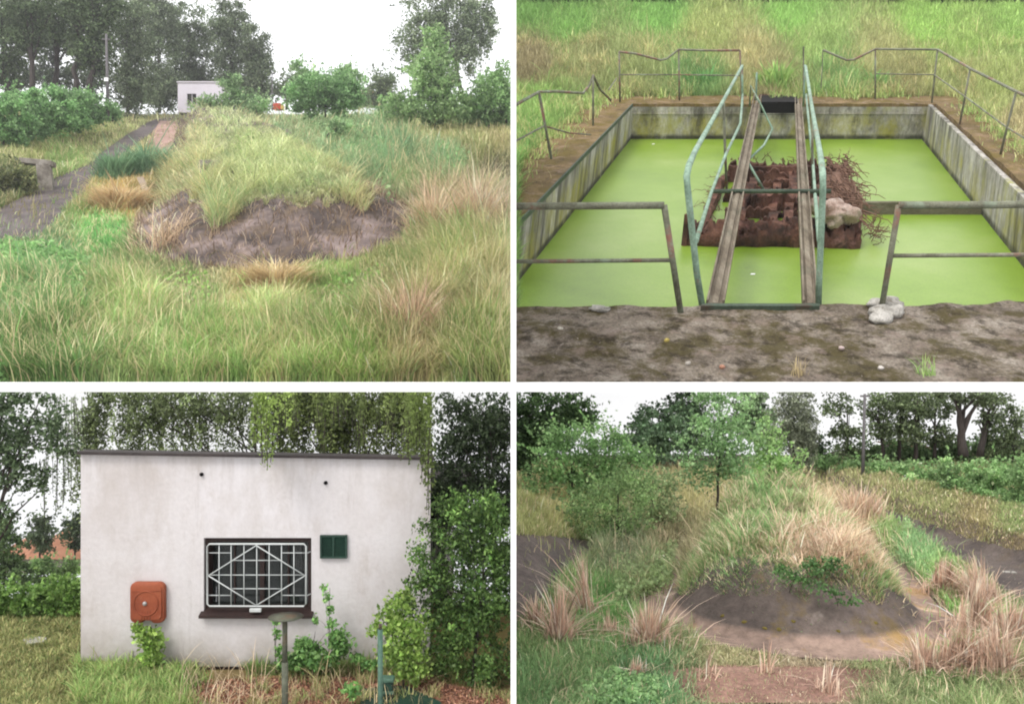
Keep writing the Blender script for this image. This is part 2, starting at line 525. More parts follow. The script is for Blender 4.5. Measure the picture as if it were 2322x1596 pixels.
TL.bumps = [tl_mound, tl_bank, tl_right, tl_rough]

MT['soil_tl'] = noise_mat('meadow_soil', [(110, 108, 74), (138, 134, 92), (156, 150, 108)], 0.35, 0.95, 0.5)
MT['sludge'] = noise_mat('dark_track', [(78, 71, 70), (104, 95, 94), (130, 120, 118)], 0.6, 0.8, 0.4, second=[((128, 108, 84), 0.8, 0.55, 0.7, 0.6, (1, 1, 1))])
MT['pink_soil'] = noise_mat('pink_soil', [(150, 120, 105), (186, 152, 140), (200, 170, 155)], 1.0, 0.9, 0.4)
MT['brown_soil'] = noise_mat('brown_soil', [(92, 80, 66), (124, 108, 88)], 1.0, 0.9, 0.4)
MT['mound'] = noise_mat('mound_crust', [(58, 51, 49), (86, 76, 72), (122, 108, 102)], 0.45, 0.85, 0.15, second=[((118, 100, 78), 0.7, 0.5, 0.65, 0.7, (1, 1, 1)), ((182, 164, 162), 0.35, 0.5, 0.66, 0.6, (1, 1, 1))], gain=.95)

tag(TL.sheet('meadow_ground', MT['soil_tl'], (-300, 1161), 190, 150, lo=29.2, hi=200, drop=lambda x, y: -0.15 * (tl_cap(x, y)[0] < 0.96)), kind='structure')
tag(strip(TL, [(385, 264, 420, 264), (342, 275, 388, 275), (292, 305, 342, 305), (242, 340, 296, 340), (208, 372, 250, 376), (128, 405, 212, 410), (70, 440, 190, 445), (-30, 490, 150, 478), (-120, 560, 90, 548)], 0.05).build('dirt_track', MT['sludge'], smooth=True), kind='structure')
tag(strip(TL, [(362, 276, 398, 276), (345, 305, 400, 305), (340, 330, 392, 330), (360, 352, 385, 352)], 0.07, 8, 6).build('bare_soil', MT['pink_soil'], smooth=True), kind='structure')
tag(strip(TL, [(404, 272, 428, 272), (398, 310, 424, 310), (392, 350, 420, 350), (396, 385, 430, 385)], 0.07, 8, 6).build('worn_path', MT['brown_soil'], smooth=True), kind='structure')

def mound_patch(T, cap, A, B, name, mat, qmax, label, cat, zones=None, res=90, lift=0.03):
    A = np.array(A); B = np.array(B)
    ax = (B - A) / np.linalg.norm(B - A); pe = np.array([-ax[1], ax[0]])
    L = np.linalg.norm(B - A)
    mb = MB()
    # long body and a rounded nose built from rings q = const
    qs = np.linspace(0.0, qmax, 26)
    ang = np.linspace(-math.pi / 2, math.pi / 2, 49)
    rows = []
    RA = cap.R[0]; RB = cap.R[1]
    tt = np.linspace(1, 0.0, 70)
    for qv in qs:
        row = []
        for t in tt: row.append(A + ax * L * t + pe * lerp(RA, RB, t) * qv)
        for a in ang[::-1][1:-1]: row.append(A - ax * math.cos(a) * RA * qv + pe * math.sin(a) * RA * qv)
        for t in tt[::-1]: row.append(A + ax * L * t - pe * lerp(RA, RB, t) * qv)
        rows.append(row)
    R = np.array(rows); X, Y = R[..., 0], R[..., 1]
    Z = T.Z(X, Y) + lift * (1 - sstep(0.93, qmax, qs))[:, None] + 0.0
    V = np.stack([X, Y, Z], -1)
    nu = V.shape[1]
    mb.grid(V.reshape(-1, 3), nu, len(qs))
    if zones is not None: mb.c = [zones(V.reshape(-1, 3), np.repeat(qs, nu))]
    o = mb.build(name, mat, smooth=True)
    return tag(o, label, cat)
tl_cap.R = (8.6, 4.8)
mound_patch(TL, tl_cap, _bp(TL, 648, 520), _bp(TL, 492, 268), 'embankment', MT['mound'], 1.0, 'long earth embankment with a bare grey rounded end and a shaggy straw-coloured grass top', 'embankment')

# ---- grass: colour, height by place
TLG = [(100, 830, (112, 138, 66), 95), (450, 830, (146, 166, 88), 85), (800, 820, (150, 168, 84), 85), (1080, 820, (158, 164, 92), 95),
       (60, 700, (118, 150, 84), 85), (300, 730, (158, 172, 98), 85), (620, 740, (176, 184, 112), 75), (960, 730, (178, 166, 108), 95), (1120, 700, (188, 176, 122), 100),
       (930, 770, (180, 150, 110), 95), (70, 600, (116, 156, 106), 30), (60, 560, (130, 150, 100), 18), (250, 530, (112, 168, 82), 22), (330, 590, (150, 158, 98), 30), (420, 640, (160, 156, 106), 26),
       (600, 640, (182, 160, 102), 22), (760, 650, (150, 168, 92), 22), (900, 640, (166, 162, 104), 24), (1050, 600, (172, 170, 106), 80), (1000, 500, (186, 162, 122), 75),
       (1100, 480, (184, 160, 126), 75), (930, 430, (150, 158, 104), 55), (900, 380, (126, 156, 104), 50), (1000, 380, (134, 162, 108), 48), (780, 320, (134, 158, 104), 32),
       (700, 285, (146, 162, 108), 22), (1080, 350, (150, 150, 88), 30), (1000, 295, (176, 170, 104), 20), (1130, 310, (178, 166, 106), 20), (1120, 410, (104, 100, 70), 22),
       (180, 310, (166, 168, 96), 15), (60, 345, (158, 158, 92), 16), (280, 290, (164, 164, 100), 13), (150, 365, (138, 158, 84), 20), (250, 370, (150, 150, 92), 14),
       (40, 420, (110, 120, 76), 26), (60, 470, (140, 128, 80), 22), (350, 460, (140, 130, 80), 25), (300, 430, (170, 142, 84), 22), (420, 400, (122, 152, 96), 24), (460, 300, (164, 164, 104), 16),
       (390, 330, (150, 140, 100), 12), (280, 455, (196, 156, 84), 24)]
track_poly = [(345, 275), (385, 275), (330, 315), (258, 372), (212, 405), (188, 450), (150, 480), (90, 545), (-60, 560), (-30, 490), (70, 440), (128, 405), (205, 372), (245, 338), (290, 305)]
pink_poly = [(350, 280), (398, 280), (398, 330), (385, 352), (345, 340)]
brown_poly = [(406, 275), (426, 275), (420, 350), (395, 350)]

def tl_grass():
    n = 420000
    u = rng.uniform(-160, 1162, n); vb = 262 + (884 - 262) * rng.random(n) ** 0.72
    # far parts need fewer, shorter blades
    d = TL.d_of(vb); x = (u - CU) / F * d
    z = TL.Z(x, d); P = np.stack([x, d, z], 1)
    pu, pv = proj(P)
    W = idw(u, pv, TLG, 4.0)
    cols = np.array([lin(p[2]) for p in TLG]); hs = np.array([p[3] for p in TLG], float)
    cum = W.cumsum(1); pick = (cum > rng.random(n)[:, None]).argmax(1)
    col = 0.5 * cols[pick] + 0.5 * (W @ cols); h = W @ hs
    q, t, dx, dy = tl_cap(x, d)
    nz = fbm(x * 0.45, d * 0.3); nz2 = fbm(x * 1.3 + 40, d * 0.8 + 9)
    top = q < 0.54 + 0.30 * (nz - 0.5) + 0.22 * (nz2 - .5) + .3 * sstep(.03, .15, t)
    apron = (q < 1.0) & ~top
    straw = np.array([lin((196, 190, 134)), lin((178, 180, 118)), lin((192, 174, 122)), lin((164, 168, 108))])
    # the lower edge of the mound's grass is browner, the top pale green
    w2 = sstep(0.25, 0.6, q + 0.15 * (nz2 - 0.5))[:, None]
    weedy = (rng.random(n) < .5 * sstep(.5, .7, fbm(x * .9 + 31, d * .7 + 4)))
    straw_g = lin((118, 150, 90))
    mc = (1 - w2) * straw[rng.choice([0, 1, 1, 3], n)] + w2 * straw[rng.choice([0, 2, 2, 3], n)]
    mc = np.where(weedy[:, None], .4 * mc + .6 * straw_g, mc)
    # the right flank runs into green weeds
    rgt = (dx > 0) & (q > .45) & (t > .06) & (rng.random(n) < sstep(.4, .9, q))
    mc = np.where(rgt[:, None], lin((132, 158, 106)), mc)
    col = np.where((q < 0.85)[:, None], mc, col)
    h = np.where(q < 0.85, (10 + 34 * sstep(.25, .75, nz)) * (.5 + .7 * sstep(80, 46, d)), h)
    keep = np.ones(n, bool)
    apr_side = sstep(.05, .2, t) * sstep(.66, .8, q)
    apron = apron & ~(rng.random(n) < .75 * apr_side)
    keep &= ~(apron & (rng.random(n) > 0.06 + 0.75 * sstep(0.90, 1.0, q) + 0.30 * sstep(0.62, 0.9, nz2)))
    brown = np.array([lin((150, 120, 96)), lin((172, 142, 112)), lin((120, 98, 78)), lin((188, 160, 132))])
    bc = brown[rng.integers(0, 4, n)]
    col = np.where((apron & (q < 0.97))[:, None], bc, col); h = np.where(apron & (q < 0.97), 24, h)
    for poly, pr in ((track_poly, 0.035), (pink_poly, 0.12), (brown_poly, 0.15)):
        keep &= ~(in_poly(u, pv, poly) & (rng.random(n) > pr))
    # plant patches
    col = col * (0.72 + 0.62 * nz[:, None]) * np.exp(rng.normal(0, 0.20, n))[:, None]
    green = lin((96, 150, 60)); m = (rng.random(n) < 0.55 * sstep(0.52, 0.66, nz2)) & (q > 0.85) & (pv > 430)
    col = np.where(m[:, None], 0.55 * col + 0.45 * green * 1.1, col)
    dead = rng.random(n) < 0.13
    col = np.where((dead & (q > 0.9))[:, None], lin((206, 184, 132)) * np.exp(rng.normal(0, .2, n))[:, None], col)
    h = h * (0.45 + 0.65 * nz2) * np.where(pv > 680, .85, 1) * np.exp(rng.normal(0, 0.28, n)); h = np.where(dead, h * np.where(q < .85, 1.7, 1.25), h)
    hm = h * d / F
    wpx = np.interp(pv, [262, 420, 600, 870], [1.8, 1.9, 2.1, 2.6]) * rng.uniform(0.6, 1.3, n)
    wm = wpx * d / F
    th = rng.random(n) * 2 * math.pi
    # neighbours lean the same way: swirls of tall grass
    th = 2 * math.pi * 2.2 * fbm(x * 0.16 + 5, d * 0.12 + 3) + rng.normal(0, 1.3, n)
    ln = np.stack([np.cos(th), np.sin(th)], 1)
    rad = np.stack([dx, dy], 1); rad /= np.linalg.norm(rad, axis=1, keepdims=True) + 1e-6
    onm = (q < 0.95) & (q > 0.3)
    ln = np.where(onm[:, None], rad * (0.25 + 0.5 * sstep(.45, .65, q))[:, None] + ln * 0.8, ln); ln /= np.linalg.norm(ln, axis=1, keepdims=True) + 1e-6
    amt = np.where(q < 0.9, rng.uniform(0.4, 1.3, n), rng.uniform(0.15, 1.05, n))
    sw = 2 * math.pi * 3 * fbm(x * .8 + 50, d * .7 + 20)
    ln = np.where(onm[:, None], rad * (.2 + .45 * sstep(.5, .75, q))[:, None] + np.stack([np.cos(sw), np.sin(sw)], 1) * .6 + rng.normal(0, .45, (n, 2)), ln); ln /= np.linalg.norm(ln, axis=1, keepdims=True) + 1e-6
    col = col * np.array([.95, 1.0, .95])
    keep &= hm > 0
    # seed stalks share thin width
    for nm, sel in (('meadow_grass', ~(q < 0.85) & ~(u < 330)), ('verge_grass', ~(q < 0.85) & (u < 330)), ('mound_grass', q < 0.85)):
        k = keep & sel
        o = blades(nm, P[k], hm[k], wm[k], ln[k], amt[k], np.clip(col[k] * 0.92, .004, .9), MT['grass'], None, 'TL', 0.30)
        tag(o, kind='stuff')
tl_grass()

# ---- leafy weeds between the blades, bottom left and right of the mound
def weeds(name, T, poly, n, cols, hpx, leafpx, panel, gain=1.0):
    P = np.array(poly, float)
    lo, hi = P.min(0), P.max(0)
    u = rng.uniform(lo[0], hi[0], n * 3); v = rng.uniform(lo[1], hi[1], n * 3)
    k = in_poly(u, v, poly); u, v = u[k][:n], v[k][:n]
    H = T.hit(u, v); d = H[:, 1]; s = d / F
    den = fbm(H[:, 0] / s / 60, d / s / 90)
    ok = rng.random(len(u)) < sstep(0.3, 0.6, den)
    H, s, den = H[ok], s[ok], den[ok]
    P = H + np.stack([rng.normal(0, 3, len(H)) * s, rng.normal(0, 3, len(H)) * s, rng.random(len(H)) ** 0.7 * hpx * s * (0.4 + den)], 1)
    L = leafpx * s * rng.uniform(0.7, 1.6, len(H))
    o = leaf_object(name, P, L, L * rng.uniform(.45, .75, len(H)), pick_cols(len(H), cols, .25, gain), MT['leaf'], None, panel, 0.6)
    return tag(o, kind='stuff')
weeds('leafy_weeds', TL, [(-20, 590), (120, 590), (230, 660), (160, 760), (-20, 900)], 9000, [(96, 140, 84), (120, 160, 100), (84, 122, 70)], 55, 10, 'TL')
weeds('leafy_weeds', TL, [(850, 340), (960, 330), (1060, 380), (1040, 470), (950, 500), (880, 470)], 7000, [(100, 142, 92), (128, 164, 112), (82, 118, 70)], 40, 8, 'TL')
weeds('leafy_weeds', TL, [(470, 330), (640, 300), (760, 380), (700, 440), (520, 430)], 2600, [(112, 140, 84), (140, 160, 100), (98, 126, 74)], 22, 7, 'TL')
weeds('leafy_weeds', TL, [(150, 640), (520, 640), (1150, 620), (1150, 860), (100, 860)], 9000, [(104, 148, 70), (130, 166, 88), (92, 132, 62)], 34, 9, 'TL')
weeds('leafy_weeds', TL, [(650, 268), (760, 270), (900, 330), (880, 380), (800, 350)], 5000, [(104, 140, 96), (132, 162, 116)], 24, 6, 'TL')

# ---- single tufts of grass that stand out
def tuft(name, T, u, v, rpx, hpx, n, cols, label, cat, group, panel, amt=(0.2, 1.0), wpx=3.0, sd=0.2):
    c = T.on(u, v); s = c[1] / F
    root = thing(name, c, label, cat, group)
    a = rng.random(n) * 2 * math.pi; r = np.minimum(np.abs(rng.normal(0, .55, n)), 1.5) * rpx * s * (.75 + .5 * vnoise(a * 1.3 + u, a * 0 + v))
    x, y = c[0] + r * np.cos(a), c[1] + r * np.sin(a)
    P = np.stack([x, y, T.Z(x, y)], 1)
    h = hpx * s * np.maximum(.25, 1 - 0.4 * (r / (rpx * s)) ** 2) * np.exp(rng.normal(0, 0.3, n))
    out = np.stack([np.cos(a), np.sin(a)], 1) * .6 + rng.normal(0, 0.7, (n, 2)); out /= np.linalg.norm(out, axis=1, keepdims=True)
    blades('leaf_blades', P, h, np.full(n, wpx * s) * rng.uniform(.6, 1.3, n), out, rng.uniform(*amt, n), pick_cols(n, cols, sd), MT['grass'], root, panel)
    return root
tuft('grass_tussock', TL, 262, 408, 40, 44, 2200, [(108, 140, 96), (126, 156, 110), (92, 124, 80)], 'blue-green grass tussock at the edge of the dark track, the broader one of two', 'tussock', 'tussocks beside the track', 'TL', (0.3, 1.1))
tuft('grass_tussock', TL, 338, 398, 40, 48, 2200, [(110, 142, 102), (130, 160, 118), (94, 126, 86)], 'blue-green grass tussock between the track and the pink soil patch, the taller one of two', 'tussock', 'tussocks beside the track', 'TL', (0.3, 1.1))
tuft('straw_clump', TL, 275, 478, 62, 44, 2600, [(188, 156, 104), (202, 176, 128), (168, 140, 96)], 'orange straw clump matted against a tilted pale plank', 'straw clump', 'orange straw clumps', 'TL', (0.6, 1.5))
tuft('straw_clump', TL, 625, 660, 70, 60, 1500, [(186, 160, 112), (200, 176, 128), (166, 144, 100)], 'orange straw clump flattened in the grass in front of the bare mound end', 'straw clump', 'orange straw clumps', 'TL', (0.7, 1.6))
tuft('dead_weed_clump', TL, 935, 790, 65, 110, 1100, [(170, 138, 106), (188, 156, 122), (190, 166, 126)], 'tall brownish seeded weed clump standing tall in the near grass', 'weed clump', None, 'TL', (0.05, 0.8), 2.3, .28)
tuft('dry_grass_clump', TL, 985, 545, 60, 95, 1100, [(196, 164, 128), (206, 178, 140), (176, 150, 110)], 'pinkish dry grass clump beside the right foot of the grey mound', 'grass clump', 'dry grass clumps beside the mound', 'TL', (0.1, 0.9), 1.9, .28)
tuft('dry_grass_clump', TL, 1085, 530, 75, 95, 1300, [(196, 164, 130), (206, 180, 144), (176, 150, 112)], 'pinkish dry grass clump standing against the white wall edge, away from the mound', 'grass clump', 'dry grass clumps beside the mound', 'TL', (0.1, 0.9), 1.9, .28)
tuft('arching_grass_clump', TL, 365, 560, 75, 80, 150, [(196, 170, 130), (180, 150, 116)], 'arching dead stalks over the bare left shoulder of the mound', 'grass clump', None, 'TL', (0.5, 1.6), 2.2, .3)

# ---- concrete and timber bits
MT['old_concrete'] = noise_mat('old_concrete', [(120, 112, 104), (160, 152, 142), (186, 180, 172)], 1.6, 0.9, 0.5, second=[((98, 92, 62), 1.5, 0.5, 0.68, 0.7, (1, 1, 1))])
MT['grey_timber'] = noise_mat('grey_timber', [(150, 132, 112), (182, 164, 142)], 2.0, 0.9, 0.3, stretch=(6, 1, 1))
def rotbox(mb, c, half, ang=0, tilt=(0, 0), col=None):
    M = Matrix.Translation(Vector([float(a) for a in c])) @ Matrix.Rotation(ang, 4, 'Z') @ Matrix.Rotation(tilt[0], 4, 'X') @ Matrix.Rotation(tilt[1], 4, 'Y')
    return mb.box([-a for a in half], half, M, col)
p = TL.on(95, 436)
s = p[1] / F
root = thing('concrete_pillar', p, 'weathered concrete sluice pillar with an overhanging cap beside the dark track', 'pillar')
mb = MB(); rotbox(mb, p + np.array([-2 * s, 20 * s, 28 * s]), (15 * s, 16 * s, 36 * s), 0.35, (0, -0.10)); mb.build('post', MT['old_concrete'], root, bevel=.04)
mb = MB(); rotbox(mb, p + np.array([-20 * s, 20 * s, 70 * s]), (34 * s, 20 * s, 6 * s), 0.2, (0.05, 0.06)); mb.build('cap', MT['old_concrete'], root, bevel=.04)
p = TL.on(474, 402); s = p[1] / F
root = thing('concrete_block', p, 'pale concrete outlet block with a dark round hole on the mound shoulder', 'block')
mb = MB(); rotbox(mb, p + np.array([0, 22 * s, 17 * s]), (24 * s, 20 * s, 22 * s), -0.25, (0, 0.05)); mb.build('body', MT['old_concrete'], root, bevel=.04)
mb = MB(); mb.tube([p + np.array([-10 * s, -8 * s, 20 * s]), p + np.array([-10 * s, 10 * s, 20 * s])], 6.5 * s, 14); mb.build('outlet_hole', MT['black'], root)
a, b = TL.on(318, 425), TL.on(346, 462)
a2 = at(316, 404, a[1] - 1.5); b2 = at(346, 466, b[1] - 1.5)
mb = MB(); dirn = b2 - a2; L = np.linalg.norm(dirn)
mb.poly([a2 + np.array([-.2, 0, .05]), a2 + np.array([.2, 0, .1]), b2 + np.array([.14, 0, 0.05]), b2 + np.array([-.2, 0, -.08])], (0.02, 0.14, 0.04))
tag(mb.build('plank', MT['grey_timber']), 'pale weathered plank leaning in the orange straw', 'plank')
p = TL.on(527, 412); s = p[1] / F
mb = MB(); mb.tube([p - np.array([0, 0, .2]), at(527, 388, p[1])], 3 * s, 8); tag(mb.build('wooden_stake', MT['bark']), 'short brown wooden stake poking out of the mound grass', 'stake')
p = TL.on(441, 459); s = p[1] / F
mb = MB(); mb.lathe(p + np.array([0, -.1, 0]), [(8 * s, -1 * s), (9 * s, 2 * s), (6 * s, 5 * s), (2 * s, 6 * s)], 9); tag(mb.build('pale_stone', MT['old_concrete']), 'small pale stone lying on the dark side of the mound', 'stone')

# ---- far white house
MT['house_wall'] = noise_mat('house_plaster', [(206, 198, 208), (216, 210, 220)], 0.3, 0.9, 0.05, mottle=0.04, gain=1.05)
MT['window_dark'] = noise_mat('dark_glass', [(58, 58, 62), (76, 76, 80)], 0.5, 0.25, 0, mottle=0.1)
D = 122.0
p = at(452, 250, D)
root = thing('white_house', p, 'small white flat-roofed house at the far end of the embankment', 'house')
x0, x1 = at(403, 0, D)[0], at(502, 0, D)[0]; z0, z1 = at(0, 256, D)[2], at(0, 188, D)[2]
wx0, wx1 = at(424, 0, D)[0], at(445, 0, D)[0]; wz0, wz1 = at(0, 238, D)[2], at(0, 213, D)[2]
mb = MB()
th = 0.35
for (a0, a1, c0, c1) in ((x0, wx0, z0, z1), (wx1, x1, z0, z1), (wx0, wx1, z0, wz0), (wx0, wx1, wz1, z1)):
    mb.box((a0, D, c0), (a1, D + th, c1))
mb.box((x0, D + th, z0), (x0 + th, D + 6, z1)); mb.box((x1 - th, D + th, z0), (x1, D + 6, z1)); mb.box((x0 + th, D + 6 - th, z0), (x1 - th, D + 6, z1))
mb.build('wall', MT['house_wall'], root)
mb = MB(); mb.box((x0 - .12, D - .12, z1), (x1 + .12, D + 6.1, z1 + .16)); mb.build('roof', MT['house_wall'], root)
mb = MB(); mb.box((wx0, D + .2, wz0), (wx1, D + .25, wz1)); w = mb.build('window', MT['window_dark'], root)
mb = MB(); c = (wx0 + wx1) / 2; mb.box((c - .04, D + .15, wz0), (c + .04, D + .197, wz1)); mb.build('frame', MT['house_wall'], w)

# ---- utility poles
MT['pole'] = noise_mat('pole_grey', [(104, 100, 102), (136, 132, 134)], 1.0, 0.8, 0.1, stretch=(4, 4, .3))
d = 88.0; s = d / F
root = thing('utility_pole', at(244, 262, d), 'tall grey utility pole standing behind the green hedge', 'pole')
mb = MB(); mb.tube([at(245, 270, d), at(241, 78, d)], [4 * s, 2.6 * s], 10); mb.build('post', MT['pole'], root, True)
mb = MB(); mb.box(at(238, 186, d) + np.array([0, -5 * s, 0]), at(247, 178, d) + np.array([0, -3 * s, 0])); mb.build('number_plate', MT['white'], root)
mb = MB(); mb.box(at(232, 90, d) - np.array([0, .08, .05]), at(251, 90, d) + np.array([0, .08, .05])); mb.build('crossarm', MT['pole'], root)
d = 125.0; s = d / F
root = thing('thin_post', at(617, 245, d), 'thin pale post beside the red play block', 'post')
mb = MB(); mb.tube([at(617, 250, d), at(617, 168, d)], [1.8 * s, 1.2 * s], 8); mb.build('post', MT['pole'], root)
mb = MB(); mb.tube([at(617, 169, d), at(624, 166, d)], 1.0 * s, 6); mb.build('arm', MT['pole'], root)
MT['red'] = noise_mat('red_paint', [(206, 74, 52), (222, 88, 62)], 1, .6, 0, mottle=.1)
MT['yellow'] = noise_mat('yellow_paint', [(224, 190, 110), (232, 200, 120)], 1, .6, 0, mottle=.1)
root = thing('play_block', at(628, 246, d), 'tiny red and yellow play block far off past the house', 'play equipment')
mb = MB(); mb.box(at(619, 248, d), at(636, 234, d) + np.array([0, 1.0, 0])); mb.build('body', MT['red'], root, bevel=.05)
mb = MB(); mb.box(at(636.2, 248, d), at(642, 238, d) + np.array([0, .8, 0])); mb.build('side_panel', MT['yellow'], root, bevel=.05)
MT['roof_orange'] = noise_mat('roof_tiles', [(206, 146, 116), (228, 168, 138)], 2.0, .8, .3, stretch=(1, 1, 4))
d = 170.0
root = thing('red_roofed_house', at(830, 240, d), 'far house with an orange roof glimpsed between the bushes', 'house')
mb = MB(); a0, a1 = at(812, 232, d), at(848, 214, d); mb.box((a0[0], d, a0[2]), (a1[0], d + 4, a1[2])); mb.build('wall', MT['house_wall'], root)
mb = MB(); r0, r1, rt = at(808, 214, d), at(852, 214, d), at(0, 197, d)[2]
V = [r0 + [0, -.3, 0], r1 + [0, -.3, 0], r1 + [0, 4.3, 0], r0 + [0, 4.3, 0], [r0[0] + 1, d + 2, rt], [r1[0] - 1, d + 2, rt]]
mb.add(V, [(0, 1, 5, 4), (2, 3, 4, 5), (1, 2, 5), (3, 0, 4), (0, 3, 2, 1)]); mb.build('roof', MT['roof_orange'], root)

# ---- trees
DK = [(46, 62, 40), (70, 90, 58), (88, 106, 74), (54, 70, 48)]
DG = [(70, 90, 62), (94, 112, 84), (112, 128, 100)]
BI = [(84, 104, 80), (108, 126, 100), (126, 142, 116), (96, 114, 84)]
MG = [(86, 122, 72), (112, 148, 94), (132, 166, 112)]
LG = [(100, 134, 84), (124, 156, 104), (142, 172, 120)]
HG = [(82, 122, 74), (106, 146, 94), (124, 162, 110)]
G1 = 'dark trees behind the hedge'
for (u, ells, lab) in (
        (15, [(5, 40, 70, 60), (30, 110, 45, 40), (0, 160, 40, 40)], 'dark broadleaf tree at the frame edge with low leafy limbs'),
        (72, [(70, 20, 60, 50), (55, 90, 40, 35)], 'dark tree with a curved trunk and gaps of sky in its crown'),
        (128, [(130, 20, 60, 60), (150, 100, 40, 34)], 'dark tree with paired bare trunks rising above the hedge'),
        (172, [(185, 10, 60, 70), (190, 120, 40, 40)], 'dark tree with a straight black trunk just before the utility pole'),
        (205, [(225, 30, 60, 80), (215, 130, 34, 60)], 'dark dense tree crowding the utility pole')):
    d = rng.uniform(98, 108)
    plant('broadleaf_tree', u, 215, d, ells, DK, lab, 'tree', G1, 'TL', 5.5, 1.8, 16, 0.85, trunk=6.5, limbs=9)
for (u, ells, lab, dd) in (
        (290, [(290, 70, 60, 110), (300, 190, 50, 60)], 'grey-green birch with foliage hanging down to the verge by the pole', 112),
        (362, [(360, 60, 55, 110), (365, 190, 45, 60)], 'grey-green birch standing just in front of the white house corner', 132),
        (432, [(430, 90, 50, 90), (430, 175, 50, 40)], 'lower grey-green birch whose crown tops the white house', 140),
        (530, [(522, 40, 42, 60), (520, 120, 50, 80), (535, 205, 50, 45)], 'tall pointed birch rising beside the open sky', 138),
        (585, [(580, 110, 36, 60), (590, 190, 30, 55)], 'slender birch at the edge of the sky, the shortest of the row', 136)):
    plant('birch_tree', u, 252, dd, ells, BI, lab, 'tree', 'birches around the white house', 'TL', 4.6, 2.0, 15, 0.62, trunk=3.5, strands=170, strand_len=60, limbs=7)
plant('birch_tree', 1045, 200, 118, [(1000, 20, 95, 60), (960, 100, 75, 55), (1050, 100, 55, 70), (1100, 50, 28, 50)], BI, 'large airy birch with drooping twigs towering over the young bright tree', 'tree', None, 'TL', 5, 1.5, 17, 0.7, trunk=5, strands=200, strand_len=60, limbs=10, clumpvar=.35)
plant('young_tree', 985, 292, 92, [(985, 110, 32, 55), (978, 180, 65, 60), (960, 240, 80, 45), (1010, 235, 60, 45)], LG, 'young bright green tree with a pointed top in front of the large birch', 'tree', None, 'TL', 6, 2.0, 15, 0.85, trunk=3, limbs=8)
plant('round_bush', 738, 262, 100, [(735, 215, 85, 52), (700, 235, 45, 30), (780, 225, 40, 42)], HG, 'big rounded green bush under the open sky', 'bush', None, 'TL', 5.5, 2.4, 14, 0.85, trunk=2, part=('stem', 'foliage'))
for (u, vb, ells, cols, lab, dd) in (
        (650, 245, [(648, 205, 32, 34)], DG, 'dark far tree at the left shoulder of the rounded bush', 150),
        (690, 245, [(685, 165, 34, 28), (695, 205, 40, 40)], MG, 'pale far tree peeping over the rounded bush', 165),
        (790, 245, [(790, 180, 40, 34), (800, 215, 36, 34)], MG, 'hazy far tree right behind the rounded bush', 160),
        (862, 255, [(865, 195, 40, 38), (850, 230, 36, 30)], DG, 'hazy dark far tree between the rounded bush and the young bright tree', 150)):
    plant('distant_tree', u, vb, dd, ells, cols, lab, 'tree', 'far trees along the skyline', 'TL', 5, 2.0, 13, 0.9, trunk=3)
for (u, vb, ells, lab) in (
        (1055, 280, [(1055, 245, 40, 42)], 'olive green bush at the foot of the large birch'),
        (1110, 285, [(1110, 225, 48, 60), (1090, 262, 40, 28)], 'tall olive bush beside the white wall edge'),
        (1150, 290, [(1150, 200, 40, 50), (1150, 260, 40, 40)], 'olive bush cut off by the white wall'),
        (905, 285, [(905, 250, 44, 38)], 'mid green bush left of the young bright tree')):
    plant('scrub_bush', u, vb, rng.uniform(90, 100), ells, MG, lab, 'bush', 'bushes below the large birch', 'TL', 5.5, 2.2, 14, 0.85, trunk=2, part=('stem', 'foliage'))
for (u, vb, ells, lab, dd) in (
        (527, 268, [(525, 205, 26, 38), (530, 240, 34, 26)], 'green bush hiding the right end of the white house', 112),
        (478, 258, [(476, 232, 24, 20), (460, 244, 26, 10)], 'low pale bush before the white house window', 114),
        (583, 268, [(580, 240, 36, 28)], 'grey-green bush between the white house and the red play block', 112),
        (740, 310, [(765, 290, 36, 18)], 'low grey-green bush on the far slope right of the mound', 84)):
    plant('small_bush', u, vb, dd, ells, [(92, 128, 84), (120, 152, 108), (136, 164, 120)], lab, 'bush', 'small bushes near the white house', 'TL', 5, 2.2, 11, 0.85, trunk=1.5, part=('stem', 'foliage'))
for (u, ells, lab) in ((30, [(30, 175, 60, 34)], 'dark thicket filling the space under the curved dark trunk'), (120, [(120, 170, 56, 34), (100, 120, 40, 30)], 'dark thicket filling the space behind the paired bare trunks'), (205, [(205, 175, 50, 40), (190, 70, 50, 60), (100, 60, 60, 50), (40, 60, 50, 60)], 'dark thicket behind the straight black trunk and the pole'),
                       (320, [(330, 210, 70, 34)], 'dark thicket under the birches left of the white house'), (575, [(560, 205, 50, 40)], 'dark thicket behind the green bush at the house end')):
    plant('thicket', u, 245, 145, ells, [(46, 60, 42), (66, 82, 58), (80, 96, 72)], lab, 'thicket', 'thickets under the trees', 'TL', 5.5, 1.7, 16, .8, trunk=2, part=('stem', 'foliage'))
hl = [(10, 335, [(5, 265, 60, 62), (20, 310, 50, 24)], 'tallest green hedge bush, at the frame edge'), (70, 315, [(68, 255, 54, 52), (75, 300, 50, 22)], 'green hedge bush below the curved dark trunk'),
      (120, 300, [(120, 245, 50, 48), (130, 284, 46, 20)], 'green hedge bush below the paired bare trunks'), (165, 290, [(165, 240, 46, 40), (172, 272, 40, 18)], 'green hedge bush under the straight black trunk'),
      (210, 280, [(208, 240, 42, 32), (215, 264, 36, 16)], 'green hedge bush just before the utility pole'), (255, 272, [(250, 252, 30, 24)], 'lowest green hedge bush, ending the row by the verge')]
for i, (u, vb, ells, lab) in enumerate(hl):
    plant('hedge_bush', u, vb, 74 + 3.2 * i, ells, HG, lab, 'bush', 'hedge along the left bank', 'TL', 5.5, 2.8, 15, 0.80, trunk=2, part=('stem', 'foliage'))
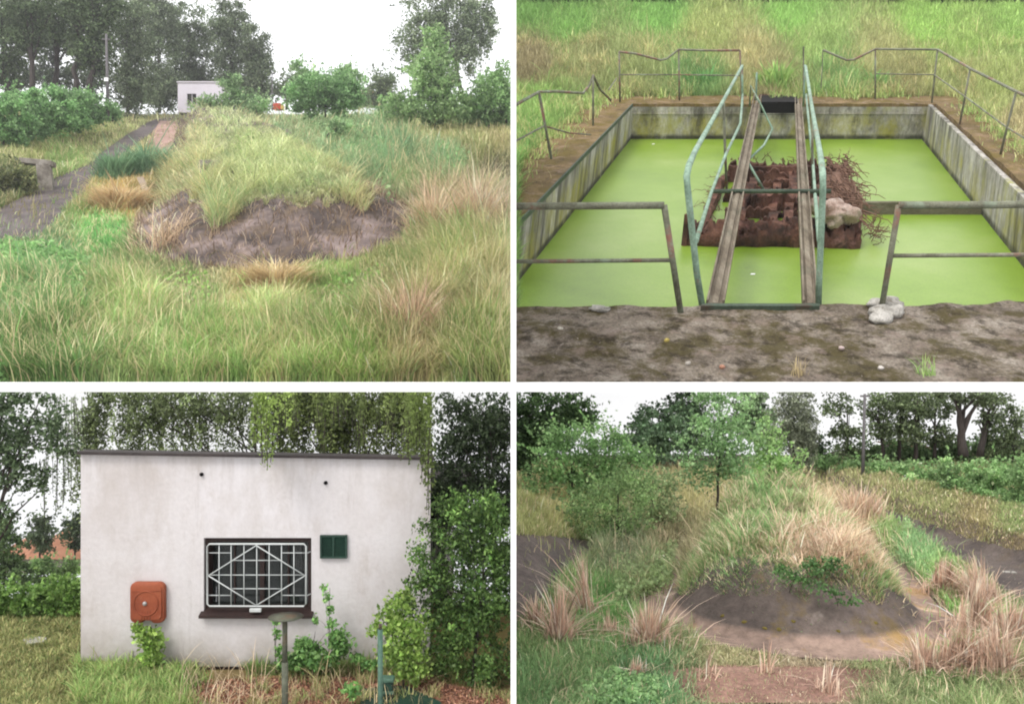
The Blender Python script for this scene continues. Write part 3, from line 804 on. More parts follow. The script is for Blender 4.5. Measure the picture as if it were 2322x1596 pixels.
plant('bramble_bush', 30, 460, 60, [(26, 402, 44, 34), (56, 420, 22, 28), (10, 440, 40, 24)], [(64, 76, 48), (92, 102, 64), (112, 116, 76)], 'dark bramble grown over the concrete pillar', 'bush', None, 'TL', 6.5, 2.4, 13, 0.9, trunk=1.5, part=('stem', 'foliage'))
# =================================================================== TOP RIGHT PLACE: sunken concrete tank with duckweed, footbridge, rusty float
TH = math.atan((CV + 100) / F)            # the tank's terrace climbs with the hillside
HT = 5.32                                  # eye height above the tank's rim
EX = np.array([1, 0, 0.0]); EFW = np.array([0, math.cos(TH), math.sin(TH)]); EN = np.array([0, -math.sin(TH), math.cos(TH)])
SK = (1760 - CU) / F * math.cos(TH)          # the long sides run off to the right of straight ahead
EFS = EFW + SK * EX
def ray(u, v):
    r = np.array([(u - CU) / F, 1.0, (CV - v) / F]); return r @ EX - SK * (r @ EFW), r @ EFW, r @ EN
def pool(u, v, c=0.0):
    a, b, n = ray(u, v); t = (c - HT) / n
    return np.array([t * a, t * b, c])
def upb(b, u, v):
    """point above/below the spot at forward distance b seen at u, v"""
    a, bb, n = ray(u, v); t = b / bb
    return np.array([t * a, b, HT + t * n])
def wp(p): return (np.array(p) @ np.stack([EX, EFS, EN])) - HT * EN
def tbuild(mb, name, mat, root=None, **kw):
    mb.v = [wp(np.vstack(mb.v))]; mb.c = [np.vstack(mb.c)]
    return mb.build(name, mat, root, cuts=CUTS, **kw)
CUTS = (((0, 0, 0), (1, -0.003, 0)), ((0, 0, 0), (0, 0.0385, 1)))

bF = pool(1750, 692)[1]; bB = pool(1750, 236)[1]
aL = pool(1435, 236)[0]; aR = pool(2105, 236)[0]
_a, _b, _n = ray(1437, 316); CW = HT + bB / _b * _n          # water level
MT['tank_concrete'] = noise_mat('tank_concrete', [(112, 108, 100), (158, 154, 146), (196, 192, 186)], 0.9, 0.9, 0.4, stretch=(1, 1, 0.35),
    second=[((72, 74, 60), 1.1, 0.5, 0.66, 0.75, (1, 1, 0.12)), ((150, 150, 48), 0.7, 0.52, 0.68, 0.75, (1, 1, 0.4)), ((206, 202, 196), 2.0, 0.6, 0.7, 0.6, (1, 1, 0.2)), ((158, 152, 36), .9, .44, .60, .65, (1, 1, .5), (tuple(EN), CW + .75 - HT, CW + 1.1 - HT)), ((46, 48, 34), 1.5, .2, .5, .9, (1, 1, .6), (tuple(EN), CW + .10 - HT, CW + .22 - HT)), ((58, 54, 48), 1.0, .5, .62, .7, (1.5, 1.5, .1))], gain=1.0)
MT['mossy_top'] = noise_mat('mossy_rim', [(92, 78, 54), (124, 104, 70), (148, 124, 92)], 1.1, 0.95, 0.7, second=[((112, 98, 40), 1.4, 0.46, 0.6, 0.8, (1, 1, 1)), ((160, 138, 122), 2.6, 0.54, 0.66, 0.7, (1, 1, 1)), ((66, 54, 36), 3.6, .55, .66, .7, (1, 1, 1))], bscale=.12, gain=.9)
MT['slab'] = noise_mat('mossy_slab', [(118, 106, 92), (156, 143, 128), (192, 180, 166)], 1.9, 0.95, 0.9,
    second=[((92, 82, 36), 1.3, 0.46, 0.56, 0.85, (1, 1, 1)), ((58, 48, 32), 3.4, 0.50, 0.62, 0.8, (1, 1, 1)), ((176, 156, 144), 2.2, 0.55, 0.66, 0.6, (1, 1, 1)), ((206, 192, 182), 11.0, 0.62, 0.70, 0.8, (1, 1, 1))], bscale=.16, gain=.95, mottle=.5)
MT['duckweed'] = noise_mat('duckweed', [(122, 156, 40), (140, 174, 54), (160, 186, 90)], 0.22, 0.38, 0.08, mottle=0.16, fine=110, second=[((96, 126, 36), 9, 0.60, 0.70, 0.55, (1, 1, 1)), ((112, 140, 44), 2.6, 0.64, 0.74, 0.6, (1, 1, 1)), ((210, 220, 180), 14, 0.78, 0.8, 0.7, (1, 1, 1))], spec=0.5, gain=.66)
MT['green_paint'] = noise_mat('worn_green_paint', [(104, 126, 108), (134, 160, 140), (158, 184, 164)], 2.0, 0.6, 0.25, second=[((138, 100, 84), 1.6, 0.57, 0.66, 0.8, (1, 1, 1))], gain=.9)
MT['rail_old'] = noise_mat('old_rail_paint', [(88, 88, 72), (116, 116, 98), (138, 142, 122)], 2.5, 0.7, 0.3, second=[((138, 92, 78), 1.2, 0.54, 0.64, 0.85, (1, 1, 1)), ((138, 152, 132), 1.7, 0.54, 0.66, .8, (1, 1, 1))], gain=.95)
MT['dark_green'] = noise_mat('dark_green_steel', [(62, 76, 62), (88, 104, 86)], 2.0, 0.6, 0.3, second=[((86, 66, 52), 1.6, 0.55, 0.66, 0.8, (1, 1, 1))])
MT['channel'] = noise_mat('bridge_channel', [(108, 96, 80), (140, 128, 110), (166, 156, 138)], 1.2, 0.85, 0.4, stretch=(4, .4, 1), second=[((104, 112, 92), 1.2, 0.55, 0.7, 0.6, (1, .3, 1))])
MT['rust'] = noise_mat('rust', [(50, 38, 32), (88, 60, 48), (130, 94, 78)], 1.5, 0.9, 0.8, second=[((150, 110, 104), 1.8, 0.58, 0.7, 0.7, (1, 1, 1)), ((40, 34, 28), 2.2, 0.56, 0.66, 0.8, (1, 1, 1))], bscale=.08, gain=1.1)
MT['foam'] = noise_mat('pale_lump', [(168, 138, 122), (204, 180, 166), (222, 206, 196)], 2.2, 0.95, 0.9, bscale=.1, gain=.95, second=[((120, 92, 76), 3, .56, .64, .7, (1, 1, 1))])
MT['twig'] = noise_mat('dead_twigs', [(90, 66, 54), (134, 106, 90)], 3, .95, .2, gain=1)
MT['beam_grey'] = noise_mat('weathered_beam', [(112, 106, 86), (146, 138, 120)], 1.5, .9, .4, stretch=(.5, 2, 2), second=[((84, 80, 56), 1.2, .5, .65, .7, (.6, 1, 1))])

WT = 0.95                                                     # breadth of the rim
bE = pool(1750, 900)[1]
WL = 0.86 * (aL - pool(1176, 345)[0])                                # the rim is broader on this side
root = thing('concrete_tank', wp((0.5 * (aL + aR), 0.5 * (bF + bB), CW)), 'sunken rectangular concrete tank with stained walls and mossy rim, full of bright duckweed', 'tank')
def rough_top(mb, a0, a1, b0, b1, c0, c1, na, nb, amp, M=None):
    """a slab whose top is slightly uneven"""
    A, B = np.meshgrid(np.linspace(a0, a1, na), np.linspace(b0, b1, nb))
    C = c1 + amp * (fbm(A * 1.3 + 3, B * 1.3) - 0.5)
    V = np.stack([A, B, C], -1).reshape(-1, 3); mb.grid(V, na, nb)
    ring = list(range(na)) + [j * na + na - 1 for j in range(1, nb)] + [(nb - 1) * na + i for i in range(na - 2, -1, -1)] + [j * na for j in range(nb - 2, 0, -1)]
    R = V[ring]; R2 = R.copy(); R2[:, 2] = c0; n = len(R)
    mb.add(np.vstack([R, R2]), [(i, n + i, n + (i + 1) % n, (i + 1) % n) for i in range(n)])
mb = MB(); mb.box((aL - WT, bB, CW - .5), (aR + WT, bB + WT * 2.3, -0.12)); mb.box((aL - .004, bB - .03, -0.40), (aR, bB, -0.36)); tbuild(mb, 'back_wall', MT['tank_concrete'], root)
mb = MB(); mb.box((aL - WT, bF - .2, CW - .5), (aL, bB, -0.12)); tbuild(mb, 'side_wall', MT['tank_concrete'], root)
mb = MB(); mb.box((aR, bF - .2, CW - .5), (aR + WT * 1.6, bB, -0.12)); tbuild(mb, 'side_wall', MT['tank_concrete'], root)
mb = MB(); mb.box((aL - WT, bF - .45, CW - .5), (aR + WT, bF - .2, -0.14)); tbuild(mb, 'front_wall', MT['tank_concrete'], root)
mb = MB(); rough_top(mb, aL - WL, aR + WT * 1.8, bB + .02, bB + WT * 2.3, -.117, 0.0, 90, 12, .08); tbuild(mb, 'rim', MT['mossy_top'], root, smooth=True)
mb = MB(); rough_top(mb, aL - WL, aL - .035, bF + .02, bB, -.117, 0.0, 10, 90, .09); tbuild(mb, 'rim', MT['mossy_top'], root, smooth=True)
mb = MB(); mb.box((aL - .03, bF + .02, -.118), (aL + .012, bB, 0.012)); tbuild(mb, 'edge_strip', MT['dark_green'], root)
mb = MB(); rough_top(mb, aR + .30, aR + WT * 1.7, bF + .02, bB, -.117, 0.02, 10, 90, .1); tbuild(mb, 'rim', MT['mossy_top'], root, smooth=True)
mb = MB(); mb.box((aR + .003, bF + .02, -.118), (aR + .16, bB, -0.02)); tbuild(mb, 'kerb', MT['tank_concrete'], root, bevel=.015)
mb = MB(); mb.box((pool(1726, 236)[0], bB - .012, -.42), (pool(1808, 236)[0], bB + WT * 1.9, .075)); tbuild(mb, 'dark_hollow_box', MT['black'], root)  # solid near-black box; the shade of the hollow is put into its colour
# front slab with a crumbled edge
mb = MB()
na, nb = 220, 60
A, B = np.meshgrid(np.linspace(pool(1166, 700)[0] - .3, pool(2500, 700)[0], na), np.linspace(0, 1, nb))
edge = bF + 0.07 * (fbm(A[0] * 1.4, A[0] * 0 + 3, 4) - 0.5) + 0.22 * sstep(3.9, 4.6, A[0]) - .02
B = bE + (edge[None] - bE) * B
C = 0.10 * (fbm(A * 1.1 + 8, B * 1.1, 4) - 0.5) + 0.05 * (fbm(A * 5, B * 5, 3) - .5)
V = np.stack([A, B, C], -1); mb.grid(V.reshape(-1, 3), na, nb)
ed = V[-1]; lo = ed.copy(); lo[:, 2] = -.6; lo[:, 1] -= .1
mb.add(np.vstack([ed, lo]), [(i, i + 1, na + i + 1, na + i) for i in range(na - 1)])
o = tbuild(mb, 'front_slab', MT['slab'], root, smooth=True)
mb = MB(); mb.grid(np.array([[aL, bF - .19, CW], [aR, bF - .19, CW], [aL, bB - .002, CW], [aR, bB - .002, CW]]), 2, 2)
tag(tbuild(mb, 'pond_water', MT['duckweed']), kind='structure')

for (u, v, lab) in ((1481, 327, 'white fleck floating far off by the side wall of the tank'), (1706, 622, 'white fleck floating between the two bridge beams')):
    c = pool(u, v, CW + .006); mb = MB(); mb.poly([c + [-.05, -.03, 0], c + [.05, -.04, 0], c + [.07, .03, 0], c + [-.02, .05, 0]], (0, 0, .008)); tag(tbuild(mb, 'floating_fleck', MT['white']), lab, 'litter', 'flecks on the duckweed')
# ---- meadow behind and beside the tank
y0 = wp((0, bB + WT * .8, -0.05))[1]
def tr_plane_z(x, y):   # the slope the tank is let into
    return (y * math.sin(TH) / math.cos(TH)) - HT / math.cos(TH)
yb = wp((0, bB + WT * 2.2, -0.15))[1]; zb_ = wp((0, bB + WT * 2.2, -0.15))[2]
_ys = yb + np.array([0, 4.0, 9, 15, 21, 30, 50])
_vs = np.array([CV - zb_ / yb * F, 158, 104, 60, 22, -24, -120])
class Meadow(Terrain):
    def base(self, d):
        back = (CV - np.interp(d, _ys, _vs)) / F * d
        side = tr_plane_z(0, d) - 0.18
        return np.where(d < yb, side, back)
TRM = Meadow([(900, wp((0, bE, 0))[1]), (212, yb), (158, yb + 4), (104, yb + 9), (60, yb + 15), (22, yb + 21), (-24, yb + 30), (-120, yb + 50)])
TRM.bumps = [lambda x, y: 0.3 * (fbm(x * .3 + 9, y * .3) - .5) * sstep(yb, yb + 2, y)]
MT['soil_tr'] = noise_mat('pasture_soil', [(82, 84, 48), (112, 110, 66), (128, 124, 78)], 0.5, .95, .4)
def grid_ground(f0, f1, y0, y1, nx, ny):
    X, Y = np.meshgrid(np.linspace(0, 1, nx), np.linspace(y0, y1, ny)); X = lerp(f0(Y), f1(Y), X)
    return np.stack([X, Y, TRM.Z(X, Y)], -1).reshape(-1, 3)
mb = MB()
def b_of(y, c=-.15): return (y + (c - HT) * math.sin(TH)) / math.cos(TH)
def xl0(y): return np.maximum(aL - WL + .06 + SK * b_of(y), 0.0042 * y)
def xr0(y): return aR + WT * 1.6 + SK * b_of(y)
Xb, Yb = np.meshgrid(np.linspace(0, 1, 120), np.linspace(yb, yb + 48, 60))
Xb = lerp(0.004 * Yb, 0.75 * Yb, Xb)
mb.grid(np.stack([Xb, Yb, TRM.Z(Xb, Yb)], -1).reshape(-1, 3), 120, 60)
mb.grid(grid_ground(lambda y: 0.004 * y, lambda y: np.where(xl0(y) > 0.0121 * y, xl0(y) + .1, 0.0042 * y), wp((0, bF - .5, 0))[1], yb, 8, 50), 8, 50)
mb.grid(grid_ground(lambda y: xr0(y) - .1, lambda y: xr0(y) + 6, wp((0, bF - .5, 0))[1], yb, 8, 50), 8, 50)
tag(mb.build('pasture_ground', MT['soil_tr'], smooth=True), kind='structure')

def tr_grass():
    n = 210000
    u = rng.uniform(1166, 2420, n); vv = rng.uniform(-45, _vs[0] + 2, n)
    y = np.interp(vv, _vs[::-1], _ys[::-1]); y = np.where(vv > _vs[0], yb, y)
    x = (u - CU) / F * y
    # beside the tank
    ns = 26000
    side = rng.random(ns) < 0.5
    ys = rng.uniform(wp((0, bF, 0))[1], yb, ns)
    q_ = rng.random(ns); xs = np.where(side, lerp(0.004 * ys, xl0(ys), q_), xr0(ys) + 3 * q_)
    x = np.concatenate([x, xs]); y = np.concatenate([y, ys]); ok_ = ~((np.arange(len(x)) >= 210000) & (x < aL) & (aL - WL + .06 + SK * b_of(y) < 0.012 * y)); x, y = x[ok_], y[ok_]
    n = len(x)
    P = np.stack([x, y, TRM.Z(x, y)], 1); pu, pv = proj(P)
    G = [(1200, 20, (111, 145, 65), 16), (1500, 30, (126, 164, 73), 16), (1800, 40, (138, 173, 78), 16), (2100, 60, (148, 177, 79), 16), (2300, 40, (143, 170, 78), 16),
         (1300, 70, (122, 157, 70), 18), (1600, 90, (158, 164, 90), 20), (1850, 110, (146, 165, 86), 22), (2000, 140, (165, 162, 100), 22), (2200, 130, (147, 167, 79), 22),
         (1200, 150, (144, 132, 90), 18), (1330, 130, (145, 146, 88), 20), (1450, 170, (146, 153, 89), 26), (1580, 190, (121, 149, 80), 28), (1750, 180, (154, 147, 94), 26), (1900, 190, (126, 153, 81), 28), (2050, 190, (151, 148, 90), 26),
         (1700, 140, (166, 159, 100), 22), (1220, 260, (134, 161, 77), 24), (1190, 330, (111, 145, 66), 26), (2250, 230, (155, 162, 90), 26), (2310, 300, (168, 155, 103), 22), (2200, 170, (161, 164, 97), 24)]
    W = idw(pu, pv, G, 4.0); cols = np.array([lin(g[2]) for g in G]); hs = np.array([g[3] for g in G], float)
    pick = (W.cumsum(1) > rng.random(n)[:, None]).argmax(1)
    nz = fbm(x * .8, y * .6); nz2 = fbm(x * 2.1 + 3, y * 1.6)
    col = 0.5 * cols[pick] + 0.5 * (W @ cols)
    dry = (rng.random(n) < 0.42 * sstep(0.5, 0.68, nz) * sstep(60, 120, pv))
    col = np.where(dry[:, None], 0.35 * col + 0.65 * lin((196, 176, 116)), col)
    col = col * (0.7 + 0.6 * nz2[:, None]) * np.exp(rng.normal(0, .2, n))[:, None]
    h = (W @ hs) * y / F * np.exp(rng.normal(0, .3, n)) * (0.6 + .8 * nz2)
    th = rng.random(n) * 6.283
    ln = np.stack([np.cos(th), np.sin(th)], 1)
    o = blades('pasture_grass', P, h, 1.9 * y / F * rng.uniform(.6, 1.3, n), ln, rng.uniform(.1, 1.0, n), np.clip(col * .95, .004, .9), MT['grass'], None, 'TR', .3)
    tag(o, kind='stuff')
tr_grass()
def rim_grass():
    n = 9000
    a = np.concatenate([aL - WL + np.abs(rng.normal(0, .40, n // 3)), aR + WT * 1.65 - np.abs(rng.normal(0, .35, n // 3)), rng.uniform(aL - WL, aR + WT * 1.7, n // 3)])
    b = np.concatenate([rng.uniform(bF, bB + WT * 2, 2 * (n // 3)), bB + WT * 2.2 - np.abs(rng.normal(0, .5, n // 3))])
    ok = rng.random(len(a)) < sstep(.42, .6, fbm(a * 1.4, b * 1.4)); a, b = a[ok], b[ok]
    P = wp(np.stack([a, b, np.full(len(a), .0)], 1)); n = len(P); s = P[:, 1] / F
    th = rng.random(n) * 6.283
    o = blades('rim_grass', P, 17 * s * np.exp(rng.normal(0, .4, n)), 1.9 * s, np.stack([np.cos(th), np.sin(th)], 1), rng.uniform(.2, 1.2, n), pick_cols(n, [(116, 150, 62), (150, 164, 84), (176, 164, 104)], .25), MT['grass'], None, 'TR', .3)
    tag(o, kind='stuff')
rim_grass()
class _P:   # a terrain-like view of the pasture for tufts
    pass
def tr_at(u, v):
    y = float(np.interp(v, _vs[::-1], _ys[::-1])); x = (u - CU) / F * y
    return np.array([x, y, float(TRM.Z(np.array([x]), np.array([y]))[0])])
TRM.on = lambda u, v, lift=0: tr_at(u, v)
for (u, v, lab, r, h, cols) in ((1590, 205, 'broad-leaved dark green weed tuft behind the back rim, the darker one', 34, 34, [(84, 130, 60), (108, 152, 80)]),
                          (1760, 208, 'yellow-green weed tuft behind the rim between the two handrail ends', 40, 44, [(120, 158, 70), (160, 172, 92)]),
                          (1990, 206, 'low green weed tuft behind the back rim on the dented rail side', 40, 26, [(104, 148, 70), (140, 166, 90)])):
    tuft('weed_tuft', TRM, u, v, r, h, 900, cols, lab, 'weed tuft', 'weeds behind the tank', 'TR', (0.2, 1.0), 5)
for i, (u, ells, lab) in enumerate(((1250, [(1270, -30, 110, 36)], 'dark bush above the pasture, at the white wall'), (1480, [(1480, -34, 120, 38)], 'dark bush above the pasture behind the dented rail'),
                      (1720, [(1720, -30, 120, 38)], 'dark bush above the pasture over the footbridge'), (1960, [(1960, -30, 120, 42)], 'dark bush above the pasture over the far straight rail'),
                      (2200, [(2200, -26, 130, 44)], 'darkest and lowest hanging bush above the pasture'), (2400, [(2400, -26, 110, 44)], 'dark bush above the pasture cut by the frame edge'))):
    plant('dark_bush', u, 20, yb + 22.5, [(e_[0], e_[1] + 10, *e_[2:]) for e_ in ells], [(34, 54, 32), (48, 70, 40), (60, 82, 48)], lab, 'bush', 'dark bushes above the pasture', 'TR', 6, 3.2, 15, .8, trunk=2, part=('stem', 'foliage'))

# ---- railings
def post(mb, foot, u, v, r):
    q = upb(foot[1], u, v); mb.tube([foot - [0, 0, .05], q], r, 8); return q
R1, R2 = 0.034, 0.024
def railing(label, mat, feet, top, mids, r=R1, extra=None):
    """feet: (u, v, u_top, v_top); top: list of points; mids: list of point lists"""
    F0 = pool(*feet[0][:2])
    root = thing('railing', wp(F0), label, 'railing', 'steel railings round the tank')
    tops = []
    for (u, v, ut, vt) in feet:
        mb = MB(); f = pool(u, v); tops.append(post(mb, f, ut, vt, r * 1.1)); tbuild(mb, 'post', mat, root, smooth=True)
    mb = MB(); pts = [tops[p] if isinstance(p, int) else upb(pool(*p[2:])[1], p[0], p[1]) for p in top]
    mb.tube(pts, r * 1.25, 8); tbuild(mb, 'top_rail', mat, root, smooth=True)
    for ml in mids:
        mb = MB(); mb.tube([upb(pool(*p[2:])[1], p[0], p[1]) for p in ml], r * 0.75, 8); tbuild(mb, 'mid_rail', mat, root, smooth=True)
    return root
railing('near railing with a horizontal top rail between the white wall and the footbridge', MT['rail_old'], [(1545, 708, 1506, 466)],
        [(1168, 468, 1168, 716), 0], [[(1168, 593, 1168, 716), (1524, 590, 1545, 708)]], R1 * 1.35)
railing('near railing with a rusty red top rail and a pale lump round its post foot', MT['rail_old'], [(1998, 706, 2038, 466), (2440, 706, 2440, 462)],
        [0, (2240, 465, 2240, 706), 1], [[(2024, 580, 1998, 706), (2440, 577, 2440, 706)]], R1 * 1.35)
railing('broken side railing bent into a sharp peak and a drooping end', MT['rail_old'], [(1251, 360, 1222, 209), (1345, 284, 1345, 172)],
        [(1166, 240, 1180, 420), 0, (1262, 208, 1275, 340), (1322, 212, 1330, 300), (1338, 192, 1345, 284), 1, (1362, 205, 1360, 270), (1385, 228, 1375, 258)],
        [[(1166, 322, 1180, 420), (1234, 286, 1251, 360)], [(1234, 286, 1251, 360), (1290, 302, 1296, 322), (1340, 306, 1345, 318)]], R1)
railing('far railing with a sagging dented top rail, on the broken railing side', MT['rail_old'], [(1406, 232, 1404, 118), (1541, 228, 1539, 113), (1682, 228, 1678, 115)],
        [0, (1440, 122, 1440, 230), (1498, 137, 1500, 230), (1512, 134, 1512, 230), 1, (1600, 115, 1600, 228), 2],
        [[(1404, 170, 1406, 232), (1540, 170, 1541, 228), (1680, 172, 1682, 228)], [(1398, 178, 1402, 234), (1380, 205, 1385, 244)]], R1)
railing('long far railing with a V-shaped dent that turns the corner along the side rim', MT['rail_old'], [(1985, 226, 1985, 112), (2113, 234, 2126, 113), (2176, 284, 2200, 156), (2268, 352, 2304, 208)],
        [(1866, 114, 1870, 228), (1920, 137, 1920, 228), (1936, 136, 1936, 228), 0, 1, 2, 3, (2345, 226, 2310, 395)],
        [[(1985, 168, 1985, 226), (2118, 170, 2113, 234), (2186, 218, 2176, 284), (2284, 290, 2268, 352), (2350, 330, 2310, 395)]], R1)
root = thing('broken_post', wp(pool(1822, 226)), 'lone dark upright post at the far end of the footbridge', 'post')
mb = MB(); post(mb, pool(1822, 222), 1822, 106, R1); tbuild(mb, 'post', MT['rail_old'], root)
mb = MB(); mb.tube([upb(pool(1866, 228)[1], 1866, 114), upb(pool(1866, 228)[1], 1862, 200)], R1 * .6, 6); tbuild(mb, 'hanging_rod', MT['rail_old'], root)

# ---- footbridge
root = thing('footbridge', wp(pool(1725, 690)), 'narrow steel footbridge of two channel beams with pale green pipe handrails crossing the tank', 'footbridge')
def chan(u0, v0, u1, v1, w0):
    p, q = pool(u0, v0, 0.05), pool(u1, v1, 0.05)
    ax = (q - p) / np.linalg.norm(q - p); pe = np.array([ax[1], -ax[0], 0])
    mb = MB()
    for (o0, o1, c0, c1) in ((-w0, w0, -.10, -.06), (-w0, -w0 + .035, -.058, .03), (w0 - .035, w0, -.058, .03), (-.05, .05, -.058, -.02)):
        P = [p + pe * o0 + [0, 0, c0], p + pe * o1 + [0, 0, c0], p + pe * o1 + [0, 0, c1], p + pe * o0 + [0, 0, c1]]
        mb.poly(P, q - p)
    tbuild(mb, 'beam', MT['channel'], root)
    return p, q
chan(1622, 684, 1719, 214, .155); chan(1838, 684, 1809, 214, .135)
p, q = pool(1590, 692, 0.06), pool(1858, 692, 0.06)
mb = MB(); mb.box((p[0], p[1] - .10, -.10), (q[0], p[1] + .02, 0.09)); tbuild(mb, 'end_frame', MT['dark_green'], root, bevel=.01)
p, q = pool(1722, 212, 0.1), pool(1812, 212, 0.1)
mb = MB(); mb.box((p[0], p[1] - .5, -.05), (q[0], p[1] + .06, 0.06)); tbuild(mb, 'end_frame', MT['rust'], root, bevel=.01)
bm_ = pool(1750, 440, 0.0)[1]
mb = MB(); mb.tube([upb(bm_, 1618, 434), upb(bm_, 1884, 434)], .055, 10); tbuild(mb, 'cross_bar', MT['dark_green'], root, smooth=True)
bn = pool(1590, 692)[1]; bf = pool(1690, 238)[1]
def hand(pts, r, mat): 
    mb = MB(); mb.tube(pts, r, 10); return mb
r0 = .054
nf = lambda k: lerp(bn, bf, k)
hL = [pool(1592, 692), upb(bn, 1580, 620), upb(bn, 1568, 510), upb(bn, 1559, 425), upb(bn + .06, 1557, 400), upb(bn + .25, 1562, 376), upb(nf(.12), 1575, 345), upb(nf(.5), 1634, 240), upb(nf(.97), 1682, 152), upb(bf, 1683, 150)]
tbuild(hand(hL, r0, 0), 'handrail', MT['green_paint'], root, smooth=True)
hR = [pool(1856, 692), upb(bn, 1858, 620), upb(bn, 1863, 510), upb(bn, 1866, 425), upb(bn + .06, 1866, 402), upb(bn + .25, 1864, 380), upb(nf(.12), 1860, 350), upb(nf(.5), 1842, 250), upb(nf(.97), 1827, 152), upb(bf, 1825, 150)]
tbuild(hand(hR, r0, 0), 'handrail', MT['green_paint'], root, smooth=True)
mL = [upb(bn, 1578, 548), upb(nf(.35), 1612, 440), upb(nf(.5), 1646, 350), upb(nf(.62), 1670, 300), upb(nf(.7), 1679, 280), upb(bf, 1684, 215)]
tbuild(hand(mL, r0 * .8, 0), 'mid_rail', MT['green_paint'], root, smooth=True)
mR = [upb(bn, 1858, 545), upb(nf(.35), 1848, 440), upb(nf(.6), 1842, 350), upb(nf(.8), 1836, 300), upb(bf, 1828, 215)]
tbuild(hand(mR, r0 * .8, 0), 'mid_rail', MT['green_paint'], root, smooth=True)
for (u, v, ut, vt, ub) in ((1684, 238, 1683, 150, 0), (1822, 238, 1826, 150, 0), (1714, 230, 1716, 165, 0)):
    mb = MB(); post(mb, pool(u, v), ut, vt, r0 * .8); tbuild(mb, 'post', MT['green_paint'], root, smooth=True)
bmid = nf(.52)
mb = MB(); mb.tube([upb(bmid, 1648, 430), upb(bmid, 1644, 340), upb(bmid, 1641, 235)], .04, 8); tbuild(mb, 'post', MT['rail_old'], root, smooth=True)
mb = MB(); mb.tube([upb(bmid, 1842, 432), upb(bmid, 1842, 340), upb(bmid, 1843, 250)], .04, 8); tbuild(mb, 'post', MT['rail_old'], root, smooth=True)
mb = MB(); mb.tube([upb(bf, 1700, 240), upb(bf, 1702, 194), upb(bf - .1, 1722, 232), upb(bf - .4, 1752, 293), upb(nf(.7), 1732, 330), upb(nf(.6), 1700, 360)], r0 * .75, 8); tbuild(mb, 'bent_rail', MT['green_paint'], root, smooth=True)
mb = MB(); mb.tube([upb(nf(.5), 1698, 372), upb(nf(.5), 1735, 436)], r0 * .65, 8); tbuild(mb, 'brace', MT['green_paint'], root, smooth=True)
mb = MB(); pb = pool(1820, 600, CW); mb.tube([upb(pool(1820, 600, CW)[1], 1838, 560), upb(pool(1820, 600, CW)[1] , 1816, 622)], [.03, .12], 8); tbuild(mb, 'hanging_strip', MT['rust'], root)

# ---- rusty float
root = thing('rusty_float', wp(pool(1750, 470, CW)), 'collapsed rusty steel float with ragged edges lying in the duckweed under the footbridge', 'float')
bf1 = pool(1750, 556, CW)[1]; bf2 = pool(1750, 408, CW)[1]
def lump(mb, c, r, n=14, m=22, amp=.35, seed=0):
    V = []; 
    for i in range(n + 1):
        ph = math.pi * i / n
        for k in range(m):
            th = 2 * math.pi * k / m
            d = np.array([math.sin(ph) * math.cos(th), math.sin(ph) * math.sin(th), math.cos(ph)])
            f = 1 + amp * (fbm(np.array([d[0] * 2 + seed + 5]), np.array([d[1] * 2 + d[2] * 1.7 + seed]), 3)[0] - .5) * 2 + amp * .5 * (fbm(np.array([d[0] * 5 + seed]), np.array([d[1] * 5 - d[2] * 4 + seed]), 3)[0] - .5)
            V.append(np.array(c) + d * np.array(r) * f)
    fs = [(i * m + k, i * m + (k + 1) % m, (i + 1) * m + (k + 1) % m, (i + 1) * m + k) for i in range(n) for k in range(m)]
    mb.add(V, fs)
def ragged(mb, p, q, hgt, thick, n=40, amp=0.3, seed=0, base=-.1):
    """an upright plate with a torn top edge"""
    t = np.linspace(0, 1, n); P = p + (q - p) * t[:, None]
    hh = hgt * (1 - amp * fbm(t * 14 + seed, t * 0 + seed * 3.1, 3) * 1.1 - amp * .35 * (rng.random(n) ** 3))
    ax = (q - p) / np.linalg.norm(q - p); pe = np.array([-ax[1], ax[0], 0]) * thick
    lo = P.copy(); lo[:, 2] = CW + base; hi = P.copy(); hi[:, 2] = CW + hh
    bow = (fbm(t * 5 + seed, t * 0, 2) - .5)[:, None] * pe * 1.2
    V = np.vstack([lo, hi + bow, lo + pe, hi + pe + bow]); fs = []
    for i in range(n - 1):
        fs += [(i, i + 1, n + i + 1, n + i), (2 * n + i + 1, 2 * n + i, 3 * n + i, 3 * n + i + 1), (n + i, n + i + 1, 3 * n + i + 1, 3 * n + i)]
    fs += [(0, n, 3 * n, 2 * n), (n - 1, 3 * n - 1, 4 * n - 1, 2 * n - 1)[::-1]]
    mb.add(V, fs)
a0, a1 = pool(1556, 556, CW)[0], pool(1950, 556, CW)[0]
hF = upb(bf1, 1750, 492)[2] - CW
def pontoon(p, q, r, seed, n=40):
    """a rotted tube: dented, holed along its top edge"""
    mb = MB(); t = np.linspace(0, 1, n); m = 20; V = []
    P = p + (q - p) * t[:, None]
    for i in range(n):
        for k in range(m):
            th = 2 * math.pi * k / m
            f = .8 + .45 * fbm(np.array([t[i] * 9 + seed]), np.array([math.cos(th) * 1.5 + math.sin(th) + seed * 2]), 3)[0]
            f *= 1 - .45 * (math.sin(th) > .5) * (vnoise(np.array([t[i] * 26 + seed]), np.array([k * .9]))[0] > .58)
            V.append(P[i] + r * f * np.array([0, math.cos(th), math.sin(th)]))
    fs = [(i * m + k, i * m + (k + 1) % m, (i + 1) * m + (k + 1) % m, (i + 1) * m + k) for i in range(n - 1) for k in range(m)] + [tuple(range(m)), tuple(range((n - 1) * m, n * m))[::-1]]
    mb.add(np.array(V), fs); return mb
am_ = lerp(a0, a1, .58)
